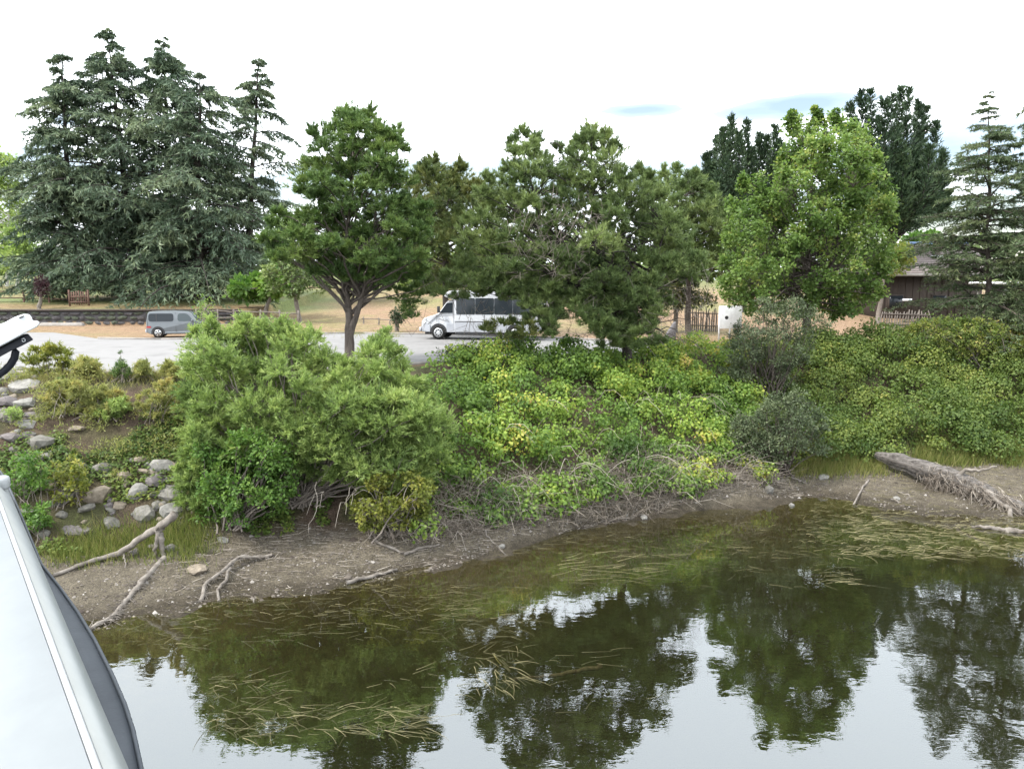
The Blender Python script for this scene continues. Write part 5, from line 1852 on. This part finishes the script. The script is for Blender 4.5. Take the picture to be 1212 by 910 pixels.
def house():
    D = 58.0
    g0 = at(1090, 372, D)
    g0[2] = tz(g0[0], D + 2)
    root = tag(empty('house', g0), 'brown roofed house with blue ridge half hidden by the spruce', 'house')
    zr = at(1085, 288, D + 4)[2]
    ze = at(1085, 324, D)[2]
    xl, xr = at(1044, 324, D)[0], at(1180, 324, D)[0]
    rl, rr = at(1070, 290, D + 4)[0], at(1150, 290, D + 4)[0]
    # hipped roof, with thickness at the eave
    def roof(z_off, grow):
        return [(xl - grow, D - grow, ze + z_off), (xr + grow, D - grow, ze + z_off), (xr + grow, D + 9 + grow, ze + z_off), (xl - grow, D + 9 + grow, ze + z_off), (rl, D + 4.5, zr + z_off), (rr, D + 4.5, zr + z_off)]
    a = Acc()
    v = np.array(roof(0, 0.3)) - g0
    a.add(v, [[0, 1, 5, 4], [2, 3, 4, 5]])
    a.add(v, [[1, 2, 5], [3, 0, 4]])
    rf = a.build('roof', m_shingle, root)
    # courses of shingles as thin proud strips on the front slope
    st = Acc()
    for k in range(1, 14):
        t = k / 14
        p0 = v[0] + (v[4] - v[0]) * t
        p1 = v[1] + (v[5] - v[1]) * t
        nrm = unit(np.cross(v[1] - v[0], v[4] - v[0])[None])[0]
        up = (v[4] - v[0]) / 14
        q0, q1 = p0 - up * .9, p1 - up * .9
        st.add(np.stack([q0 + nrm * .03, q1 + nrm * .03, p1 + nrm * .012, p0 + nrm * .012, q0, q1]), [[0, 1, 2, 3], [0, 4, 5, 1]])
    st.build('shingle_courses', m_shingle, root)['kind'] = 'stuff'
    a = Acc()
    a.box(((xl + xr) / 2 - g0[0], D - .33 - g0[1], ze - .10 - g0[2]), (xr - xl + .7, .07, .2))
    a.build('gutter', m_eave, root)
    a = Acc()
    a.tube([np.array((rl - .1, D + 4.5, zr + .04)) - g0, np.array((rr, D + 4.5, zr + .04)) - g0], .12, 6)
    a.tube([np.array((rl, D + 4.5, zr + .04)) - g0, v[0] * .28 + (np.array((rl, D + 4.5, zr + .04)) - g0) * .72], .09, 6)
    a.build('ridge_cap', m_blue, root)
    zb = g0[2] - .4
    a = Acc()
    a.box(((xl + xr) / 2 - g0[0], D + 4.8 - g0[1], (zb + ze) / 2 - g0[2]), (xr - xl - .8, 7.6, ze - zb - .05))
    a.build('wall', m_darkwall, root)
    for k in range(14):
        xx = xl + .7 + k * (xr - xl - 1.4) / 13
        a = Acc()
        a.box((xx - g0[0], D + .96 - g0[1], (zb + ze) / 2 - g0[2]), (.05, .06, ze - zb - .12))
        a.build('batten', m_darkwall, root)
    for xx in (at(1068, 350, D)[0], at(1120, 350, D)[0]):
        f_ = Acc()
        f_.box((xx - g0[0], D + .95 - g0[1], zb + 1.7 - g0[2]), (1.2, .10, 1.1))
        w_ = f_.build('window', m_darkwall, root)
        p_ = Acc()
        p_.box((xx - g0[0], D + .90 - g0[1], zb + 1.7 - g0[2]), (1.0, .06, .9))
        p_.build('pane', m_win, w_)
    c = at(1108, 302, D + 2.2)
    a = Acc()
    a.box((c[0] - g0[0], c[1] - g0[1], c[2] + .35 - g0[2]), (.42, .42, 1.5))
    a.box((c[0] - g0[0], c[1] - g0[1], c[2] + 1.13 - g0[2]), (.52, .52, .08))
    ch = a.build('chimney', m_darkwall, root)
    a = Acc()
    a.box((c[0] - g0[0], c[1] - .1 - g0[1], c[2] - .12 - g0[2]), (.95, .75, .16))
    a.build('chimney_flashing', m_whitepaint, ch)
    return root


house()

# white roofed shelter at the right edge
D = 50.0
s0 = at(1215, 375, D)
s0[2] = tz(s0[0], D)
sh = tag(empty('shelter', s0), 'low white roofed shelter at the right edge beyond the spruce', 'shelter')
zz = at(1200, 335, D)[2]
x0_, x1_ = at(1182, 335, D)[0], at(1290, 335, D)[0]
a = Acc()
a.box(((x0_ + x1_) / 2 - s0[0], 1.5, zz - s0[2]), (x1_ - x0_, 3.6, .16))
a.build('roof', m_whitepaint, sh)
for xx in (x0_ + .5, (x0_ + x1_) / 2, x1_ - .4):
    for yy in (.1, 2.9):
        a = Acc()
        a.box((xx - s0[0], yy, (zz - s0[2]) / 2 - .05), (.14, .14, zz - s0[2] - .05))
        a.build('post', m_eave, sh)
a = Acc()
a.box(((x0_ + x1_) / 2 + .5 - s0[0], 3.05, (zz - s0[2]) / 2), (x1_ - x0_ - 1.6, .1, zz - s0[2] - .2))
a.build('back_wall', m_darkwall, sh)

# ------------------------------------------------------------------ fences, gate, wall
m_wood = rough_mat('weathered grey wood', (.09, .076, .066), (.19, .165, .145), 4, .9, .5, 20, stretch=(1, 1, 1))
m_redwood = rough_mat('red brown wood', (.085, .048, .038), (.165, .10, .075), 4, .85, .4, 20)


def rail_fence(label, pts, heights, D_off=0, h=1.15, rails=(.35, .72, 1.05), r=.055, mat=m_wood, group='split rail fences'):
    """pts: ground points of the posts"""
    pts = [np.array(p) for p in pts]
    root = tag(empty('rail_fence', pts[0]), label, 'fence', group)
    o = pts[0]
    gg = G(int(abs(o[0] * 100)) + 5)
    for p in pts:
        a = Acc()
        a.tube([p - o + np.array([0, 0, -.1]), p - o + np.array([gg.normal(0, .03), 0, h * .5]), p - o + np.array([gg.normal(0, .03), 0, h])], [r * 1.4, r * 1.3, r * 1.1], 7, wob=.06, r=gg)
        a.build('post', mat, root)
    for p, q in zip(pts[:-1], pts[1:]):
        for z in rails:
            a = Acc()
            A, B = p - o + np.array([0, 0, z + gg.normal(0, .03)]), q - o + np.array([0, 0, z + gg.normal(0, .04)])
            e = unit((B - A)[None])[0] * .12
            a.tube(limb_path(A - e, B + e, gg, 0, .01, 5), r * .8, 6, wob=.07, r=gg)
            a.build('rail', mat, root)
    return root


def gpt(px, Y):
    p = at(px, 380, Y)
    return np.array([p[0], Y, tz(p[0], Y)])


rail_fence('split rail fence on the dry verge between the grey car and the forked pine', [gpt(232, 53), gpt(258, 53), gpt(277, 53.0), gpt(308, 52.6), gpt(331, 52.3), gpt(353, 52)], None, h=1.35, rails=(.35, .75, 1.2))
rail_fence('distant rail fence on the slope behind the cedar trunks', [gpt(298, 82), gpt(308, 82), gpt(320, 82), gpt(332, 82)], None, h=1.3, rails=(.5, 1.0), r=.07, mat=m_redwood)
rail_fence('long low rail fence crossing the lawn at the left edge', [gpt(-30, 66), gpt(0, 66), gpt(30, 66), gpt(60, 66), gpt(88, 66)], None, h=1.0, rails=(.35, .85), r=.06, mat=m_redwood)
rail_fence('thin pale rail low on the dry verge right of the forked pine', [gpt(430, 56), gpt(448, 55.6), gpt(462, 55)], None, h=.5, rails=(.4,), r=.04)

# slatted gate
gpos = gpt(95, 62)
gt = tag(empty('slatted_gate', gpos), 'small red brown gate of upright wooden slats on the lawn under the cedar', 'gate')
for k in range(7):
    a = Acc()
    xx = -.55 + k * .19
    a.box((xx, 0, .62), (.10, .05, 1.15 - .06 * abs(k - 3)))
    a.build('slat', m_redwood, gt)
for z in (.3, .72):
    a = Acc()
    a.box((.02, -.045, z), (1.35, .04, .09))
    a.build('rail', m_redwood, gt)
for xx in (-.74, .78):
    a = Acc()
    a.box((xx, 0, .62), (.12, .12, 1.3))
    a.build('post', m_redwood, gt)


def stake_fence(label, px0, px1, Y0, Y1, n, h, sp=.0, mat=m_wood, seed=1):
    gg = G(700 + seed)
    p0, p1 = gpt(px0, Y0), gpt(px1, Y1)
    root = tag(empty('stake_fence', p0), label, 'fence', 'stake fences')
    for k in range(n):
        t = k / (n - 1)
        p = p0 + (p1 - p0) * t
        p[2] = tz(p[0], p[1])
        a = Acc()
        hh = h * gg.uniform(.86, 1.12)
        a.tube([p - p0 + np.array([0, 0, -.1]), p - p0 + np.array([gg.normal(0, .03), 0, hh * .6]), p - p0 + np.array([gg.normal(0, .05), 0, hh])], [.05, .048, .03], 6, wob=.08, r=gg)
        a.build('stake', mat, root)
    for z in (h * .25, h * .8):
        a = Acc()
        a.tube([np.array([0, -.06, z]), p1 - p0 + np.array([0, -.06, z])], .035, 5)
        a.build('rail', mat, root)
    return root


fn = stake_fence('rough stake fence in front of the brown roofed house', 1043, 1101, 53, 52, 19, 1.3, seed=2)
a = Acc()
pq = at(1073, 355, 52.2)
a.box((pq[0], pq[1] - .1, pq[2]), (.62, .03, .15))
o = a.build('notice', m_whitepaint, None, False, (pq[0], pq[1], pq[2]))
tag(o, 'small white notice board fixed to the stake fence by the house', 'sign')
stake_fence('grey stake fence behind the brown hedge, left of the maple', 812, 850, 52, 51, 16, 1.5, seed=3)

# retaining wall on the left with dark stones
m_wallst = rough_mat('dark wall stone', (.035, .033, .034), (.095, .088, .09), 3, .9, .6, 14)
m_wallgr = rough_mat('mossy wall stone', (.035, .042, .030), (.085, .095, .068), 3, .9, .6, 14)
w0 = np.array([-42.0, 55.0, tz(-42, 54.5)])
wl_ = tag(empty('retaining_wall', w0), 'low dark stone retaining wall holding up the lawn at the left', 'wall')
a = Acc()
a.box((9.5, .55, .45), (26, .5, 1.15))
a.build('core', m_wallst, wl_)
st_big, gst = [], G(720)
meshes = []
for k in range(6):
    me = stone_mesh(730 + k, 1, .7)
    me.materials.append(m_wallst if k % 2 else m_wallgr)
    meshes.append(me)
row, zc = 0, .14
for row in range(3):
    xx = 3.5 + row * .3
    while xx < 22.5:
        wd_ = gst.uniform(.5, .85)
        o = bpy.data.objects.new('stone', meshes[gst.integers(6)])
        o.location = (xx, .28, .16 + row * .34)
        o.scale = (wd_ * .62, .16, .25 * gst.uniform(.7, 1.2))
        o.rotation_euler = (gst.normal(0, .06), gst.normal(0, .08), gst.normal(0, .1))
        o.parent = wl_
        col.objects.link(o)
        xx += wd_
a = Acc()
a.box((9.5, .42, 1.08), (26, .62, .12))
a.build('coping', m_darkwall, wl_)
# slab lying in front of it
p = ong(70, 386)
a = Acc()
a.box((0, 0, .12), (3.2, .5, .24), 0, None, (2.9, .4))
me = a.mesh('stone_kerb', m_conc)
o = link('stone_kerb', me, None, .05)
o.location = (p[0], p[1] + .4, p[2] - .02)
tag(o, 'long pinkish stone slab lying before the dark retaining wall', 'slab')

# ------------------------------------------------------------------ sign, marker, timber
D = 42.0
sp = gpt(864, D)
sg = tag(empty('notice_sign', sp), 'white notice board on white posts at the end of the road', 'sign')
zt, zb = at(860, 362, D)[2] - sp[2], at(860, 389, D)[2] - sp[2]
xl, xr = at(851, 380, D)[0] - sp[0], at(878, 380, D)[0] - sp[0]
a = Acc()
a.box(((xl + xr) / 2, 0, (zt + zb) / 2), (xr - xl, .05, zt - zb))
link('board', a.mesh('board', m_whitepaint), sg, .01)
for xx in (xl + .04, (xl + xr) / 2, xr - .04):
    a = Acc()
    a.box((xx, .06, zt / 2 - .1), (.09, .07, zt + .1))
    a.build('post', m_whitepaint, sg)
a = Acc()
th = np.linspace(0, 2 * np.pi, 14, endpoint=False)
for cz in ((zt + zb) / 2 - .02,):
    a.add(np.stack([(xl + xr) / 2 - .22 + .10 * np.cos(th), np.full(14, -.03), cz + .10 * np.sin(th)], 1), [list(range(14))])
a.build('emblem', m_black, sg)

p = gpt(791, 44)
a = Acc()
mk = np.array([[-.30, -.25, 0], [.42, -.25, 0], [.42, .25, 0], [-.30, .25, 0], [.30, -.16, 1.0], [.42, -.16, 1.05], [.42, .16, 1.05], [.30, .16, 1.0]])
a.add(mk, [[3, 2, 1, 0], [4, 5, 6, 7], [0, 1, 5, 4], [1, 2, 6, 5], [2, 3, 7, 6], [3, 0, 4, 7]])
o = link('stone_marker', a.mesh('stone_marker', rough_mat('dark concrete', (.11, .105, .11), (.19, .18, .19), 4, .9, .3, 30)), None, .03)
o.location = (p[0], p[1], p[2] - .03)
tag(o, 'wedge shaped grey stone marker on the dry grass beside the wide pine', 'marker')
gq2 = G(800)
a = Acc()
p0, p1 = gpt(816, 38.5), gpt(852, 37.3)
a.tube(limb_path(p0 + [0, 0, .1], p1 + [0, 0, .1], gq2, 0, .01, 6), .11, 8, wob=.06, r=gq2)
tag(a.build('timber_kerb', m_wood, None, False, p0), 'old timber laid on the grass before the white notice board', 'timber')

# ------------------------------------------------------------------ parapet and lamp beside the camera
m_paint = rough_mat('pale grey painted steel', (.245, .257, .262), (.278, .291, .296), 7.0, .45, .05, 60, spec=.4, bdist=.002)
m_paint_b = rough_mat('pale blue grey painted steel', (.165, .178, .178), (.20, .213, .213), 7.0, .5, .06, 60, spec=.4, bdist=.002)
m_ridge = plain('white painted edge', (.31, .32, .325), .45)
m_rubber = rough_mat('dark blue rubber', (.022, .027, .034), (.04, .047, .056), 6, .6, .1, 50)
pr0 = np.array([-.535, .92, 7.38])
pr1 = np.array([-1.46, 2.13, 7.38])
dv = (pr1 - pr0)
dv /= np.linalg.norm(dv)
nv = np.array([dv[1], -dv[0], 0])
A0, A1 = pr0 - dv * 1.6, pr1 + dv * .55
par = tag(empty('bridge_parapet', (A0 + A1) / 2), 'pale grey steel parapet cap beside the camera at the lower left', 'parapet')
o0 = (A0 + A1) / 2


def strip(name, sec, mat, bevel=.0):
    """closed section (outward, height) swept along the parapet"""
    a = Acc()
    k = len(sec)
    Vv = []
    for E in (A0, A1):
        for s, h in sec:
            Vv.append(E + nv * s + np.array([0, 0, h]) - o0)
    F_ = [[i, (i + 1) % k, k + (i + 1) % k, k + i] for i in range(k)]
    a.add(Vv, F_)
    a.f.append(np.arange(k)[None].astype(np.int32))
    a.t.append(np.full(1, .5, np.float32))
    a.f.append((np.arange(k)[::-1] + k)[None].astype(np.int32))
    a.t.append(np.full(1, .5, np.float32))
    o = link(name, a.mesh(name, mat), par, bevel)
    return o


strip('inner_plate', [(-.007, 0), (-.75, -.10), (-.75, -.14), (-.007, -.06)], m_paint)
strip('ridge', [(-.005, .001), (.001, .001), (.0055, -.004), (.004, -.05), (-.007, -.05)], m_ridge, .0015)
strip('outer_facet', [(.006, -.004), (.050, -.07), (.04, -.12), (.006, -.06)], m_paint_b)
# dark rubber fender curving outside it
a = Acc()
zf = 7.25
path = np.array([onz(px, py, zf) for (px, py) in [(-12, 540), (6, 566), (19, 596), (34, 632), (49, 668), (70, 694), (91, 723), (112, 757), (132, 797), (147, 832), (157, 863), (167, 910), (172, 960)]])
ins = np.array([A0 + dv * (np.dot(p - A0, dv)) + nv * .02 for p in path])
ins[:, 2] = zf
V_ = np.concatenate([path, ins, path + [0, 0, -.06], ins + [0, 0, -.06]]) - o0
k = len(path)
i = np.arange(k - 1)
a.add(V_, np.concatenate([np.stack([i, i + 1, i + 1 + k, i + k], 1), np.stack([i + 2 * k, i + 3 * k, i + 3 * k + 1, i + 2 * k + 1], 1), np.stack([i, i + 2 * k, i + 2 * k + 1, i + 1], 1), np.stack([i + k, i + k + 1, i + 3 * k + 1, i + 3 * k], 1)]))
a.build('fender', m_rubber, par)
a = Acc()
a.tube(path - o0 + [0, 0, .0], .004, 6)
a.build('fender_bead', m_rubber, par)
a = Acc()
c = onz(-6, 572, 7.36)
a.box(c - o0, (.08, .05, .045), .3)
link('bolt_block', a.mesh('bolt_block', m_paint), par, .012)

# lamp on a curved arm
D = 2.4
lc = at(-20, 404, D)
lp_ = tag(empty('flood_lamp', lc), 'white lamp housing on a black curved bracket at the left edge', 'lamp')
m_shell = plain('white lamp shell', (.5, .52, .53), .35)
m_lampblack = plain('black lamp bracket', (.008, .009, .013), .5, 0, .2)


def slab_px(name, poly, D0, th, mat, bev):
    bm = bmesh.new()
    A = [bm.verts.new(Vector(at(px, py, D0) - lc)) for px, py in poly]
    away = Vector((-.56, .82, -.05)) * th
    B = [bm.verts.new(v.co * .93 + away) for v in A]
    bm.faces.new(A)
    bm.faces.new(B[::-1])
    for i in range(len(A)):
        j = (i + 1) % len(A)
        bm.faces.new((A[i], B[i], B[j], A[j]))
    bmesh.ops.recalc_face_normals(bm, faces=bm.faces)
    me = bpy.data.meshes.new(name)
    bm.to_mesh(me)
    bm.free()
    me.materials.append(mat)
    return link(name, me, lp_, bev, 3)


slab_px('housing', [(-60, 402), (-20, 389), (5, 382), (18, 375), (28, 371.5), (35, 372), (38, 376), (39, 379.5), (46, 380), (47.5, 383), (44, 387), (30, 394), (10, 405), (-10, 415), (-60, 440)], D, .12, m_shell, .006)
slab_px('slot', [(23.5, 375.5), (28, 373.6), (28.3, 374.6), (24, 376.6)], D - .003, .01, m_lampblack, 0)
slab_px('bracket', [(-60, 443), (-10, 417), (10, 407), (33, 394.5), (40, 402), (25, 410), (12, 416), (-10, 428), (-60, 452)], D + .02, .09, m_lampblack, .003)
a = Acc()
pts = [at(px, py, D + .06) for (px, py) in [(17, 408), (18.5, 416), (17, 424), (12, 432), (5, 439), (-4, 445), (-18, 451), (-40, 456)]]
a.tube(np.array(pts) - lc, .0115, 10)
a.build('arm', m_lampblack, lp_, True)
a = Acc()
cb = at(28, 402.5, D + .018)
th = np.linspace(0, 2 * np.pi, 17)
a.tube(np.stack([cb[0] - lc[0] + .0052 * np.cos(th), np.full(17, cb[1] - lc[1]), cb[2] - lc[2] + .0052 * np.sin(th)], 1), .0012, 6)
a.build('bolt', m_shell, lp_)
